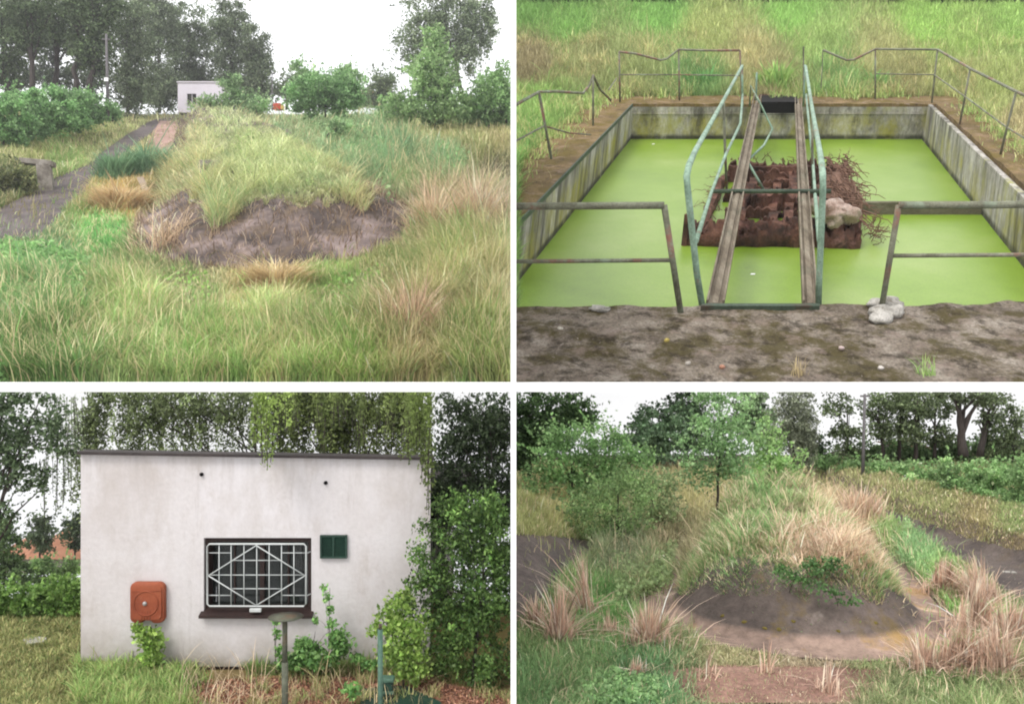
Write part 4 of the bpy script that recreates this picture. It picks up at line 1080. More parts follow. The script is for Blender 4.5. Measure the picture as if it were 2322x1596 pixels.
tbuild(pontoon(np.array([a0 + .05, bf1 + .3, CW + .12]), np.array([am_ + .1, bf1 + .22, CW + .16]), .42, 3), 'front_pontoon', MT['rust'], root, smooth=True)
tbuild(pontoon(np.array([am_ - .1, bf1 + .26, CW + .18]), np.array([a1 - .02, bf1 + .12, CW + .08]), .46, 8), 'front_pontoon', MT['rust'], root, smooth=True)
mb = MB(); ragged(mb, np.array([a0 + .02, bf1 + .1, CW]), np.array([am_, bf1 + .02, CW]), hF * .75, .2, 70, .55, 1); ragged(mb, np.array([am_ - .1, bf1 + .06, CW]), np.array([a1 - .15, bf1, CW]), hF * .95, .2, 60, .6, 6); tbuild(mb, 'front_beam', MT['rust'], root)
mb = MB(); mb.tube([np.array([a0 + .15, bf1 - .03, CW + .06]), np.array([a1 - .4, bf1 - .03, CW + .05])], .06, 8); tbuild(mb, 'green_flange', MT['dark_green'], root)
b0, b1 = pool(1648, 412, CW)[0], pool(1915, 412, CW)[0]
hB = upb(bf2, 1750, 352)[2] - CW
mb = MB(); ragged(mb, np.array([b0, bf2, CW]), np.array([b1, bf2, CW]), hB, .28, 70, .62, 4); tbuild(mb, 'rear_beam', MT['rust'], root)
mb = MB(); ragged(mb, np.array([b0, bf2 - .35, CW]), np.array([b1 - .1, bf2 - .35, CW]), hB * .72, .2, 50, .25, 9); tbuild(mb, 'rear_plate', MT['rust'], root)
mb = MB(); ragged(mb, np.array([a0 + .35, bf1 + .3, CW]), np.array([b0 + .05, bf2, CW]), hF * .55, .22, 40, .5, 12); tbuild(mb, 'side_beam', MT['rust'], root)
mb = MB(); ragged(mb, np.array([a1 - .3, bf1 + .3, CW]), np.array([b1 + .1, bf2, CW]), hF * .8, .3, 40, .4, 15); tbuild(mb, 'side_beam', MT['rust'], root)
c0, c1 = pool(1700, 480, CW), pool(1800, 480, CW)
mb = MB(); ragged(mb, c0, c1, hF * .8, .5, 20, .3, 21); tbuild(mb, 'centre_box', MT['rust'], root)
mb = MB(); ragged(mb, np.array([a0 + .4, bf1 + .75, CW]), np.array([a1 - .6, bf1 + .75, CW]), hF * .55, .12, 50, .9, 27); tbuild(mb, 'inner_plate', MT['rust'], root)
mb = MB(); e = upb(bf1, 1556, 485); mb.tube([np.array([a0 - .03, bf1, CW]), np.array([a0 - .06, bf1, CW + hF * 1.1])], [.10, .05], 6); tbuild(mb, 'end_bracket', MT['rust'], root)
def twigs(mb, lo, hi, n, ln, r, dirn=None, hz=.5):
    for k in range(n):
        p = np.array([rng.uniform(lo[i], hi[i]) for i in range(3)])
        d = rng.normal(size=3) * [1, 1, hz]; d /= np.linalg.norm(d)
        if dirn is not None: d = d * .5 + dirn; d /= np.linalg.norm(d)
        l = ln * rng.uniform(.4, 1.3); cu = rng.normal(size=3) * l * .25
        t = np.linspace(0, 1, 5)[:, None]
        mb.tube(p + d * l * t + cu * t * t, r * np.linspace(1, .35, 5), 4, cap=False)
for k in range(7):                      # torn plates and ribs lying across the float
    kk = (k + .6) / 7.4
    bb = lerp(bf1, bf2, kk); l0 = lerp(a0 + .45, b0 + .1, kk); l1 = lerp(a1 - .5, b1 - .1, kk)
    w0 = lerp(l0, l1, rng.uniform(0, .3)); w1 = lerp(l0, l1, rng.uniform(.6, 1.0))
    mb = MB(); ragged(mb, np.array([w0, bb + rng.uniform(-.25, .25), CW]), np.array([w1, bb + rng.uniform(-.25, .25), CW]), lerp(hF * .45, hB * .95, kk ** 1.3), .16, 44, .8, 40 + 7 * k); tbuild(mb, 'torn_plate', MT['rust'], root)
for k, (fx, fb) in enumerate(((.25, .6), (.48, .5), (.62, .62))):
    mb = MB(); q0 = np.array([lerp(a0 + .4, a1 - .4, fx), bf1 + .4, CW]); q1 = np.array([lerp(b0 + .2, b1 - .2, fx), bf2 - .2, CW])
    ragged(mb, q0, q1, hF * fb, .25, 36, .55, 90 + 11 * k); tbuild(mb, 'rib', MT['rust'], root)
mb = MB()
A_, B_ = np.meshgrid(np.linspace(a0 + .25, a1 - .1, 50), np.linspace(bf1 + .3, bf2 + .15, 40))
C_ = CW - .36 + .62 * fbm(A_ * 1.7, B_ * 1.4, 4) * (1 - .0 * A_)
edge_ = np.minimum.reduce([sstep(0, .4, A_ - lerp(a0 + .3, b0, (B_ - bf1) / (bf2 - bf1))), sstep(0, .4, lerp(a1, b1, (B_ - bf1) / (bf2 - bf1)) - A_)])
C_ = lerp(CW - .2, C_, edge_)
mb.grid(np.stack([A_, B_, C_], -1).reshape(-1, 3), 50, 40); tbuild(mb, 'rotten_deck', MT['rust'], root, smooth=True)
def twigs(mb, lo, hi, n, ln, r, dirn=None, hz=.5):
    for k in range(n):
        p = np.array([rng.uniform(lo[i], hi[i]) for i in range(3)])
        d = rng.normal(size=3) * [1, 1, hz]; d /= np.linalg.norm(d)
        if dirn is not None: d = d * .45 + dirn; d /= np.linalg.norm(d)
        l = ln * rng.uniform(.3, 1.2); t = np.linspace(0, 1, 8)[:, None]
        wob = np.cumsum(rng.normal(0, .10 * l, (8, 3)), 0) * t
        path = p + d * l * t + wob - np.array([0, 0, .35]) * l * t ** 2
        mb.tube(path, r * np.linspace(1, .35, 8), 4, cap=False)
        if rng.random() < .6:
            b_ = path[rng.integers(2, 6)]; d2 = d + rng.normal(0, .7, 3); d2 /= np.linalg.norm(d2)
            tt = np.linspace(0, 1, 4)[:, None]; mb.tube(b_ + d2 * l * .4 * tt + rng.normal(0, .04 * l, (4, 3)) * tt, r * .6 * np.linspace(1, .4, 4), 4, cap=False)
x0, x1 = pool(1868, 450, CW)[0], pool(1932, 450, CW)[0]
mb = MB(); lump(mb, np.array([lerp(x0, x1, .45), lerp(bf1, bf2, .62), CW + .1]), (.5, 1.7, .42), 20, 36, .9, 77); tbuild(mb, 'rust_heap', MT['twig'], root, smooth=True)
mb = MB(); twigs(mb, (x0 - .1, bf1 + .9, CW + .35), (x1 - .1, bf2 + .1, CW + hF * 1.15), 230, .75, .022, np.array([.5, -.75, -.05])); tbuild(mb, 'twig_pile', MT['twig'], root)
mb = MB(); twigs(mb, (b0, bf2 - .1, CW + hB * .5), (b1 + .1, bf2 + .15, CW + hB * .85), 40, .4, .018, np.array([0, 0, .7])); tbuild(mb, 'twig_pile', MT['twig'], root)
mb = MB(); twigs(mb, (a0 + .3, bf1 + .7, CW), (b0 + .1, bf2, CW + .4), 26, .6, .013, np.array([-.4, 0, .45])); tbuild(mb, 'twig_pile', MT['twig'], root)
mb = MB(); twigs(mb, (x1 - .1, bf1 - .1, CW), (x1 + .25, bf1 + .9, CW + .4), 26, .55, .014, np.array([.5, 0, .35])); tbuild(mb, 'twig_pile', MT['twig'], root)

bl = pool(1885, 552, CW)[1]
mb = MB(); ctr = upb(bl, 1897, 487); wv = abs(upb(bl, 1943, 487)[0] - upb(bl, 1850, 487)[0]) / 2
lump(mb, ctr, (wv * .95, wv * .8, wv * .66), 26, 40, seed=2, amp=.5); lump(mb, upb(bl, 1846, 466), (wv * .55, wv * .5, wv * .4), 18, 28, seed=5, amp=.5)
tag(tbuild(mb, 'foam_lump', MT['foam'], smooth=True), 'pinkish white crumbling lump sitting on the corner of the rusty float', 'lump')
pb = pool(1940, 485, CW); pe_ = pool(2225, 485, CW)
bw = pool(2000, 487, CW)[1]
mb = MB(); mb.box((pool(1935, 487, CW)[0], bw, CW - .05), (aR - .01, bw + .14, CW + .36)); tbuild(mb, 'wooden_beam', MT['beam_grey'], bevel=.02)
tag(bpy.data.objects['wooden_beam'], 'weathered grey beam reaching from the rusty float to the tank wall', 'beam')
# pale lump at the post foot and scraps on the slab
mb = MB(); s = .13
for k, (u, v, rr) in enumerate(((2012, 692, .25), (1988, 690, .16), (2006, 712, .24), (1998, 722, .18), (2026, 704, .18))):
    lump(mb, pool(u, v, .05), (rr, rr * .8, rr * .5), 8, 12, .5, k)
MT['lime'] = noise_mat('lime_lump', [(150, 146, 138), (196, 192, 184), (216, 212, 206)], 3, .95, .9, bscale=.06, gain=1.0, second=[((110, 100, 84), 4, .54, .64, .8, (1, 1, 1))])
tag(tbuild(mb, 'concrete_lump', MT['lime'], smooth=True), 'whitish concrete lump round the foot of the rusty railing post', 'lump')
mb = MB(); lump(mb, pool(1362, 700, .02), (.18, .10, .05), 8, 12, .5, 8)
tag(tbuild(mb, 'pale_scrap', MT['lime'], smooth=True), 'flat whitish scrap on the slab edge below the near railing', 'scrap')
for k, (u, v, c, lab) in enumerate(((1637, 832, (190, 140, 116), 'orange pebble on the mossy slab in front of the footbridge'), (1997, 834, (222, 214, 206), 'whitish pebble on the slab between the footbridge and the corner grass'), (1560, 824, (190, 182, 172), 'grey pebble on the slab just beside the orange pebble'),
                                    (1512, 772, (190, 170, 90), 'yellow pebble on the slab below the near railing post'), (1908, 790, (206, 186, 180), 'pinkish pebble on the slab below the concrete lump'), (1270, 745, (214, 206, 190), 'cream pebble on the slab near the white wall'))):
    mb = MB(); lump(mb, pool(u, v, .03), (.045, .04, .035), 7, 9, .4, k + 30)
    m_ = noise_mat('pebble', [c, tuple(min(255, x + 14) for x in c)], 6, .8, .2)
    tag(tbuild(mb, 'pebble', m_, smooth=True), lab, 'pebble', 'pebbles on the slab')
for (u, v, lab) in ((2100, 850, 'thin green grass sprig rooted at the slab front edge'), (1810, 855, 'straw-coloured dry grass sprig at the slab front edge before the footbridge')):
    c = wp(pool(u, v)); s = c[1] / F
    r_ = thing('grass_sprig', c, lab, 'grass sprig', 'sprigs on the slab')
    n = 34
    P = c + rng.normal(0, 1, (n, 3)) * [9 * s, 5 * s, 0]; P[:, 2] = c[2] + (P[:, 1] - c[1]) * math.tan(TH)
    th = rng.uniform(-.9, .9, n); ln = np.stack([np.sin(th * 2), np.cos(th * 2)], 1)
    blades('leaf_blades', P, rng.uniform(12, 60, n) * s, np.full(n, 2.0 * s), ln, rng.uniform(.1, .8, n), pick_cols(n, [(110, 150, 60), (150, 170, 84)] if u > 2000 else [(176, 156, 104), (150, 130, 90)], .2), MT['grass'], r_, 'TR')
# =================================================================== BOTTOM LEFT PLACE: white plastered pump house with a barred window
DB = 7.0
ZG = (CV - 1519) / F * DB
SB = DB / F
def bl_ground_z(x, y): return np.where(y < 8.9, ZG, ZG - 0.30 * (y - 8.9)) + 0.0 * x
def bl_on(u, v):
    d = F * (-ZG) / (v - CV); return at(u, v, d)
MT['lawn_soil'] = noise_mat('lawn_soil', [(104, 92, 56), (132, 118, 74), (146, 136, 84)], 1.4, .95, .5, second=[((112, 86, 72), 1.1, .5, .64, .6, (1, 1, 1))], gain=.85)
MT['litter'] = noise_mat('leaf_litter', [(104, 72, 60), (136, 98, 84), (160, 122, 104)], 3.0, .95, .8, second=[((110, 100, 60), 2.0, .5, .66, .6, (1, 1, 1))])
mb = MB()
Y = np.array([5.6, 6.0, 6.4, 6.8, 7.2, 7.8, 8.4, 8.9, 10, 14, 20, 30, 45, 62])
Xf = np.linspace(0, 1, 60)
X = lerp(-0.85 * Y[:, None], 0.0 * Y[:, None], Xf[None]); Yg = np.broadcast_to(Y[:, None], X.shape)
mb.grid(np.stack([X, Yg, bl_ground_z(X, Yg)], -1).reshape(-1, 3), 60, len(Y))
tag(mb.build('yard_ground', MT['lawn_soil']), kind='structure')
mb = MB()
ring = [(300, 1572), (360, 1556), (430, 1548), (560, 1540), (700, 1536), (860, 1532), (960, 1540), (1080, 1566), (1157, 1590), (1157, 1700), (200, 1700), (230, 1600)]
P = np.array([bl_on(u, v) for u, v in ring]); P[:, 2] = ZG + .006
mb.add(P, [tuple(range(len(P)))[::-1]])
tag(mb.build('bare_soil', MT['litter']), kind='structure')

# ---- pump house
MT['plaster'] = noise_mat('pale_plaster', [(202, 195, 194), (215, 210, 210), (223, 219, 221)], 0.9, .92, .35, mottle=.07, fine=30, bscale=.012, second=[((184, 174, 166), 1.2, .52, .70, .65, (1, 1, .5)), ((228, 225, 228), .8, .5, .66, .7, (1, 1, .6)), ((170, 156, 144), 2.6, .58, .72, .5, (1, 1, .3)), ((150, 140, 130), 5.0, .62, .74, .35, (1.6, 1, .12)), ((140, 130, 108), 3.0, .25, .6, .75, (1, 1, .8), ((0, 0, 1), ZG + .02, ZG + .34)), ((112, 116, 92), 6.0, .4, .6, .7, (1, 1, 1), ((0, 0, 1), ZG + .02, ZG + .12)), ((166, 158, 152), 6, .46, .62, .4, (1.2, 1, .10), ((0, 0, -1), .80, 1.15))], gain=.78)
MT['roof_edge'] = noise_mat('roof_edge', [(52, 46, 46), (72, 64, 62)], 2, .7, .2)
MT['frame_brown'] = noise_mat('dark_brown_frame', [(46, 34, 32), (64, 46, 42)], 3, .6, .2)
MT['grille'] = noise_mat('grille_paint', [(176, 180, 178), (196, 200, 200)], 4, .5, .1, mottle=.06, second=[((160, 132, 84), 5, .62, .7, .7, (1, 1, 1))], gain=1)
xL, xR = at(183, 0, DB)[0], at(976, 0, DB)[0]
wl, wr = at(462, 0, DB)[0], at(706, 0, DB)[0]
zt_, zb2 = at(0, 1219, DB)[2], at(0, 1388, DB)[2]
def top_z(u): return at(0, 1029 + (u - 183) / 793 * 13, DB)[2]
root = thing('pump_house', ((xL + xR) / 2, DB, ZG), 'white plastered flat-roofed pump house with one barred window under hanging birch twigs', 'house')
def xr_at(y): return xR * y / DB - .03 * (y - DB)      # the right-hand wall runs obliquely back from the front
def facade(mb, x0, x1, z0, z1, z1b=None, y0=DB, y1=DB + .12):
    z1b = z1 if z1b is None else z1b
    e = (lambda y: xr_at(y) - xR) if abs(x1 - xR) < .03 else (lambda y: 0)
    e0 = e if x0 > -1.2 and e(9) and x1 - x0 < .3 else (lambda y: 0)
    V = [(x0 + e0(y0), y0, z0), (x1 + e(y0), y0, z0), (x1 + e(y0), y0, z1b), (x0 + e0(y0), y0, z1), (x0 + e0(y1), y1, z0), (x1 + e(y1), y1, z0), (x1 + e(y1), y1, z1b), (x0 + e0(y1), y1, z1)]
    mb.add(V, [(0, 1, 2, 3), (5, 4, 7, 6), (4, 0, 3, 7), (1, 5, 6, 2), (3, 2, 6, 7), (4, 5, 1, 0)])
U = lambda x: CU + x / DB * F
mb = MB()
# one wall with a real window opening, cut into four abutting pieces
zbase = ZG + 0.03
facade(mb, xL, wl, zbase, top_z(183), top_z(462)); facade(mb, wr, xR, zbase, top_z(706), top_z(976))
facade(mb, wl, wr, zbase, zb2); facade(mb, wl, wr, zt_, top_z(462), top_z(706))
dp = 2.6
facade(mb, xL, xL + .2, zbase, top_z(183) - .3, None, DB + .12, DB + dp); facade(mb, xR - .2, xR, zbase, top_z(976) - .3, None, DB + .12, DB + dp)
facade(mb, xL + .2, xr_at(DB + dp) - .2, zbase, top_z(700) - .5, None, DB + dp - .2, DB + dp)
mb.build('wall', MT['plaster'], root)
mb = MB()
sec = []                                  # flat verge over the wall head, then falling away to the back
for (yy, dz) in ((DB - .05, 0.001), (DB + .13, 0.001), (DB + dp + .1, -.62)):
    xr_ = xR + .02 if yy < DB + .3 else xr_at(yy)
    sec.append([(xL - .008, yy, top_z(183) + dz), (xr_, yy, top_z(976) + dz)])
V = [p_ for s_ in sec for p_ in s_] + [(p_[0], p_[1], p_[2] + .022) for s_ in sec for p_ in s_]
mb.add(V, [(0, 2, 3, 1), (2, 4, 5, 3), (6, 7, 9, 8), (8, 9, 11, 10), (0, 1, 7, 6), (4, 10, 11, 5), (0, 6, 8, 2), (2, 8, 10, 4), (1, 3, 9, 7), (3, 5, 11, 9)])
mb.build('roof', MT['roof_edge'], root)
mb = MB(); facade(mb, xL - .01, xR - .01, ZG - .05, zbase - .001, None, DB + .02, DB + .2); mb.build('plinth', MT['frame_brown'], root)
# window: reveal, casements, glass, sill
fr = MB()
t = 9 * SB
for (a, b, c, d_) in ((wl, wl + t, zb2, zt_), (wr - t, wr, zb2, zt_), (wl + t, wr - t, zt_ - t * 1.2, zt_), (wl + t, wr - t, zb2, zb2 + t * .9)):
    fr.box((a, DB + .03, c), (b, DB + .20, d_))
win = fr.build('window', MT['frame_brown'], root, bevel=.003)
cs = MB(); xm = at(586, 0, DB)[0]
cs.box((xm - 5 * SB, DB + .10, zb2 + t), (xm + 5 * SB, DB + .16, zt_ - t * 1.2))
for u in (522, 646): cs.box((at(u, 0, DB)[0] - 1.6 * SB, DB + .11, zb2 + t), (at(u, 0, DB)[0] + 1.6 * SB, DB + .15, zt_ - t * 1.2))
cs.build('mullion', MT['frame_brown'], win)
m, nt_, out_ = new_mat('window_glass')
g = N(nt_, 'ShaderNodeBsdfPrincipled'); g.inputs['Base Color'].default_value = (*lin((44, 50, 48)), 1); g.inputs['Roughness'].default_value = .06; g.inputs['Specular IOR Level'].default_value = .6
g.inputs['Alpha'].default_value = .45
nt_.links.new(g.outputs[0], out_.inputs[0]); MT['glass'] = m
mb = MB(); mb.box((wl + t, DB + .125, zb2 + t), (wr - t, DB + .135, zt_ - t)); mb.build('pane', MT['glass'], win)
mb = MB()
V = [(at(456, 0, DB)[0], DB - .06, at(0, 1391, DB)[2]), (at(711, 0, DB)[0], DB - .06, at(0, 1391, DB)[2]), (at(711, 0, DB)[0], DB + .06, at(0, 1379, DB)[2]), (at(456, 0, DB)[0], DB + .06, at(0, 1379, DB)[2])]
mb.add(V + [(x, y, z - .02) for x, y, z in V], [(0, 1, 2, 3), (7, 6, 5, 4), (0, 4, 5, 1), (1, 5, 6, 2), (3, 7, 4, 0), (2, 6, 7, 3)])
mb.build('sill', MT['frame_brown'], win)
# things dimly seen inside: a back wall and a pale bottle; a pale sheet stands for a reflection
MT['interior'] = noise_mat('interior_wall', [(66, 64, 60), (92, 88, 82)], 2, .9, 0)
mb = MB(); mb.box((wl - .3, DB + 1.2, ZG), (wr + .3, DB + 1.24, zt_ + .3)); mb.build('inner_wall', MT['interior'], root)
MT['jug_reflection'] = noise_mat('pale_jug_reflection', [(170, 160, 156), (196, 186, 182)], 3, .9, .2)
mb = MB()
xa, xb_ = at(652, 0, DB)[0], at(694, 0, DB)[0]
n = 30; tt = np.linspace(0, 1, n); X = lerp(xa, xb_, tt); Yc = DB + .24 + .012 * np.sin(tt * 40)
zlow = lerp(at(0, 1300, DB)[2], at(0, 1322, DB)[2], tt)
V = np.vstack([np.stack([X, Yc, zlow], 1), np.stack([X, Yc, np.full(n, zt_ - .03)], 1), np.stack([X, Yc + .01, zlow], 1), np.stack([X, Yc + .01, np.full(n, zt_ - .03)], 1)])
mb.add(V, [(i, i + 1, n + i + 1, n + i) for i in range(n - 1)] + [(2 * n + i + 1, 2 * n + i, 3 * n + i, 3 * n + i + 1) for i in range(n - 1)])
mb.build('reflection_sheet', MT['jug_reflection'], win)  # pale sheet standing in for the bright reflection at the pane's upper right
mb = MB(); c = at(562, 1318, DB); mb.lathe((c[0], DB + .5, c[2] - .06), [(.045, 0), (.05, .1), (.045, .16), (.018, .2), (.018, .24)], 14)
tag(mb.build('plastic_jug', MT['jug_reflection'], smooth=True), 'pale jug dimly seen behind the barred window glass', 'jug')
# grille
gr = thing('window_grille', at(584, 1300, DB - .05), 'white welded window grille with a diamond, fixed over the dark window', 'grille')
def bar(mb, u0, v0, u1, v1, r, y): mb.tube([at(u0, v0, DB) * [1, 0, 1] + [0, y, 0], at(u1, v1, DB) * [1, 0, 1] + [0, y, 0]], r, 8)
y = DB - .03
gx0, gx1, gy0, gy1 = 473, 696, 1231, 1371
mb = MB()
c_ = lambda u, v: at(u, v, DB) * [1, 0, 1] + [0, y, 0]
mb.tube([c_(gx0 + 5, gy0), c_(gx1 - 5, gy0), c_(gx1, gy0 + 5), c_(gx1, gy1 - 5), c_(gx1 - 5, gy1), c_(gx0 + 5, gy1), c_(gx0, gy1 - 5), c_(gx0, gy0 + 5), c_(gx0 + 5, gy0)], 2.1 * SB, 8)
mb.build('outer_frame', MT['grille'], gr, True)
for u in (499, 526, 555, 584, 612, 640, 668):
    mb = MB(); bar(mb, u, gy0, u, gy1, 1.15 * SB, y + .008); mb.build('vertical_bar', MT['grille'], gr, True)
for (u0, u1, v) in ((473, 526, 1252), (640, 696, 1252), (473, 526, 1348), (640, 696, 1348), (526, 640, 1269), (473, 696, 1302), (526, 640, 1333)):
    mb = MB(); bar(mb, u0, v, u1, v, 1.05 * SB, y + .016); mb.build('cross_bar', MT['grille'], gr, True)
for (u0, v0, u1, v1) in ((476, 1302, 584, 1234), (584, 1234, 694, 1302), (694, 1302, 584, 1369), (584, 1369, 476, 1302)):
    mb = MB(); bar(mb, u0, v0, u1, v1, 1.3 * SB, y - .006); mb.build('diagonal_bar', MT['grille'], gr, True)
for (u0, u1, v) in ((463, 473, 1252), (463, 473, 1348), (696, 706, 1252), (696, 706, 1348)):
    mb = MB(); mb.tube([c_(u1 if u0 == 463 else u0, v), at(u0 if u0 == 463 else u1, v, DB) * [1, 0, 1] + [0, DB + .05, 0]], 1.4 * SB, 6); mb.build('bracket', MT['grille'], gr, True)
mb = MB(); mb.box(at(571, 1382, DB) * [1, 0, 1] + [0, DB - .068, 0], at(597, 1374, DB) * [1, 0, 1] + [0, DB - .04, 0]); mb.build('lock_plate', MT['grille'], gr, bevel=.004)
# wall fixtures
MT['orange'] = noise_mat('orange_plastic', [(146, 72, 46), (164, 86, 56), (172, 98, 70)], 2.5, .7, .1, mottle=.12, second=[((116, 60, 42), 3, .5, .66, .6, (1, 1, 1)), ((186, 130, 104), 7, .58, .7, .5, (1, 1, .4))])
hb = thing('hose_box', at(339, 1362, DB - .1), 'faded orange rounded hose cabinet mounted on the white wall', 'cabinet')
def rrect(u0, v0, u1, v1, r, y, notch=0):
    pts = []
    for (cu, cv, a0) in ((u1 - r, v0 + r, -90), (u1 - r, v1 - r, 0), (u0 + r, v1 - r, 90), (u0 + r, v0 + r, 180)):
        for k in range(8):
            a = math.radians(a0 + 90 * k / 7); pts.append((cu + r * math.cos(a), cv + r * math.sin(a)))
        if a0 == 0 and notch:
            m_ = (u0 + u1) / 2; pts += [(m_ + 12, v1), (m_ + 6, v1 - notch), (m_ - 6, v1 - notch), (m_ - 12, v1)]
    return [at(a, b, DB) * [1, 0, 1] + [0, y, 0] for a, b in pts]
mb = MB(); mb.poly(rrect(301, 1316, 379, 1408, 14, DB - .06, 8), (0, .06, 0)); body = mb.build('body', MT['orange'], hb, bevel=.015)
mb = MB(); mb.poly(rrect(306, 1321, 374, 1400, 12, DB - .070), (0, .009, 0)); lid = mb.build('lid', MT['orange'], hb, bevel=.004)
mb = MB()
ringp = [at(339 + 27 * math.cos(a), 1362 + 27 * math.sin(a), DB) * [1, 0, 1] + [0, DB - .071, 0] for a in np.linspace(0, 2 * math.pi, 40)]
mb.tube(ringp, 1.6 * SB, 6, cap=False)
mb.tube([at(306, 1334, DB) * [1, 0, 1] + [0, DB - .071, 0], at(374, 1334, DB) * [1, 0, 1] + [0, DB - .071, 0]], 1.0 * SB, 6)
for k in range(4): mb.tube([at(330 + 6 * k, 1378, DB) * [1, 0, 1] + [0, DB - .071, 0], at(330 + 6 * k, 1398, DB) * [1, 0, 1] + [0, DB - .071, 0]], .8 * SB, 6)
mb.build('raised_ring', MT['orange'], lid, True)
MT['steel'] = noise_mat('dull_steel', [(170, 166, 162), (196, 192, 190)], 4, .4, .1, metal=.3)
mb = MB(); mb.lathe(at(337, 1362, DB) * [1, 0, 1] + [0, DB - .071, 0], [(5 * SB, 0), (5 * SB, .008), (2.5 * SB, .016)], 14, axis=np.array([[1, 0, 0], [0, 0, -1], [0, 1, 0]])); mb.build('knob', MT['steel'], lid, True)
MT['vent_green'] = noise_mat('vent_green', [(34, 62, 52), (46, 78, 64)], 3, .5, .1)
vt = thing('green_vent', at(757, 1238, DB - .02), 'dark green square louvred vent beside the barred window', 'vent')
mb = MB()
for (a, b, c, e) in ((727, 731, 1212, 1264), (784, 788, 1212, 1264), (731, 784, 1212, 1216), (731, 784, 1260, 1264), (755.5, 759.5, 1216, 1260)):
    mb.box(at(a, e, DB) * [1, 0, 1] + [0, DB - .028, 0], at(b, c, DB) * [1, 0, 1] + [0, DB - .001, 0])
mb.build('frame', MT['vent_green'], vt)
for (a, b) in ((731, 755.5), (759.5, 784)):
    mb = MB()
    for k in range(11):
        v0 = 1216.5 + 4 * k
        q = [at(a, v0 + 3.4, DB) * [1, 0, 1] + [0, DB - .024, 0], at(b, v0 + 3.4, DB) * [1, 0, 1] + [0, DB - .024, 0], at(b, v0, DB) * [1, 0, 1] + [0, DB - .006, 0], at(a, v0, DB) * [1, 0, 1] + [0, DB - .006, 0]]
        mb.poly(q, (0, .004, 0))
    mb.box(at(a, 1260, DB) * [1, 0, 1] + [0, DB - .004, 0], at(b, 1216, DB) * [1, 0, 1] + [0, DB - .0005, 0])
    mb.build('louvre', MT['vent_green'], vt)
for (u, v, lab) in ((458, 1075, 'dark drain hole high on the white wall, the one nearer the hose cabinet'), (739, 1094, 'dark drain hole high on the white wall above the green vent')):
    mb = MB(); mb.lathe(at(u, v, DB) * [1, 0, 1] + [0, DB + .002, 0], [(4.2 * SB, 0), (4.2 * SB, .02), (3.0 * SB, .021), (3.0 * SB, .006)], 12, axis=np.array([[1, 0, 0], [0, 0, -1], [0, 1, 0]]))
    tag(mb.build('drain_pipe', MT['black']), lab, 'pipe', 'pipe stubs in the white wall')
# annex behind, right
MT['annex_wood'] = noise_mat('annex_wood', [(66, 52, 44), (92, 74, 62)], 2, .9, .2)
ax_ = thing('annex', at(1025, 1250, DB + 2.2), 'low dark-roofed annex half hidden behind the big shrub', 'annex')
d_ = DB + 2.0
mb = MB(); a, b = at(960, 1116, d_), at(1060, 1092, d_); mb.box((a[0], d_ - .3, a[2]), (b[0], d_ + 1.5, b[2])); mb.build('roof', MT['roof_edge'], ax_)
mb = MB(); a, b = at(970, 1430, d_), at(1010, 1117, d_); mb.box((a[0], d_, a[2]), (b[0], d_ + 1.3, b[2])); mb.build('wall', MT['plaster'], ax_)
mb = MB(); a, b = at(960, 1168, d_), at(1050, 1156, d_); mb.box((a[0], d_ - .15, a[2]), (b[0], d_ - .02, b[2])); mb.build('beam', MT['annex_wood'], ax_)
# posts
MT['post_paint'] = noise_mat('grey_green_post', [(84, 88, 74), (112, 116, 98)], 3, .7, .3, second=[((110, 84, 62), 3, .55, .66, .7, (1, 1, 1))])
d_ = 6.15; s = d_ / F
pt = thing('table_post', at(646, 1640, d_), 'grey-green post with a round rusty plate on top, standing before the window', 'post')
mb = MB(); mb.tube([at(646, 1680, d_), at(646, 1500, d_)], 7.5 * s, 12); mb.tube([at(646, 1500, d_), at(646, 1404, d_)], 6 * s, 12); mb.build('pole', MT['post_paint'], pt, True)
mb = MB(); mb.lathe(at(648, 1405, d_), [(8 * s, 0), (14 * s, 3 * s), (36 * s, 6 * s), (40 * s, 7.5 * s), (10 * s, 7 * s)], 24); mb.build('plate', MT['post_paint'], pt, True)
MT['green_post'] = noise_mat('green_post_paint', [(72, 104, 88), (96, 130, 112)], 3, .6, .2)
d_ = 5.9; s = d_ / F
pt = thing('green_post', at(863, 1640, d_), 'plain bluish green pipe post beside the small green box', 'post')
mb = MB(); mb.tube([at(863, 1680, d_), at(862, 1426, d_)], 6 * s, 12); mb.build('pole', MT['green_post'], pt, True)
mb = MB(); mb.tube([at(862, 1426, d_), at(862, 1414, d_)], 4 * s, 10); mb.build('cap', MT['dark_green'], pt, True)
d_ = 6.35; s = d_ / F
bx = thing('green_box', at(880, 1590, d_), 'small dark green metal box with a lid behind the green post', 'box')
mb = MB(); a, b = at(868, 1582, d_), at(890, 1548, d_); mb.box((a[0], d_, a[2]), (b[0], d_ + 22 * s, b[2])); mb.build('body', MT['vent_green'], bx, bevel=.006)
mb = MB(); a, b = at(864, 1547.5, d_), at(893, 1538, d_); mb.box((a[0], d_ - 3 * s, a[2]), (b[0], d_ + 26 * s, b[2])); mb.build('lid', MT['green_post'], bx, bevel=.008)
mb = MB(); a, b = at(868, 1572, d_), at(894, 1566, d_); mb.box((a[0], d_ - 4 * s, a[2]), (b[0], d_ - .3 * s, b[2])); mb.build('hinge_band', MT['green_post'], bx)
pl = [bl_on(u, v) for u, v in ((815, 1570), (920, 1562), (1000, 1600), (1000, 1640), (820, 1640))]
mb = MB(); P = np.array(pl); P[:, 2] = ZG + .03; mb.poly(P, (0, 0, -.03)); tag(mb.build('manhole_cover', MT['vent_green']), 'dark metal cover plate lying on the ground beside the green box', 'cover plate')
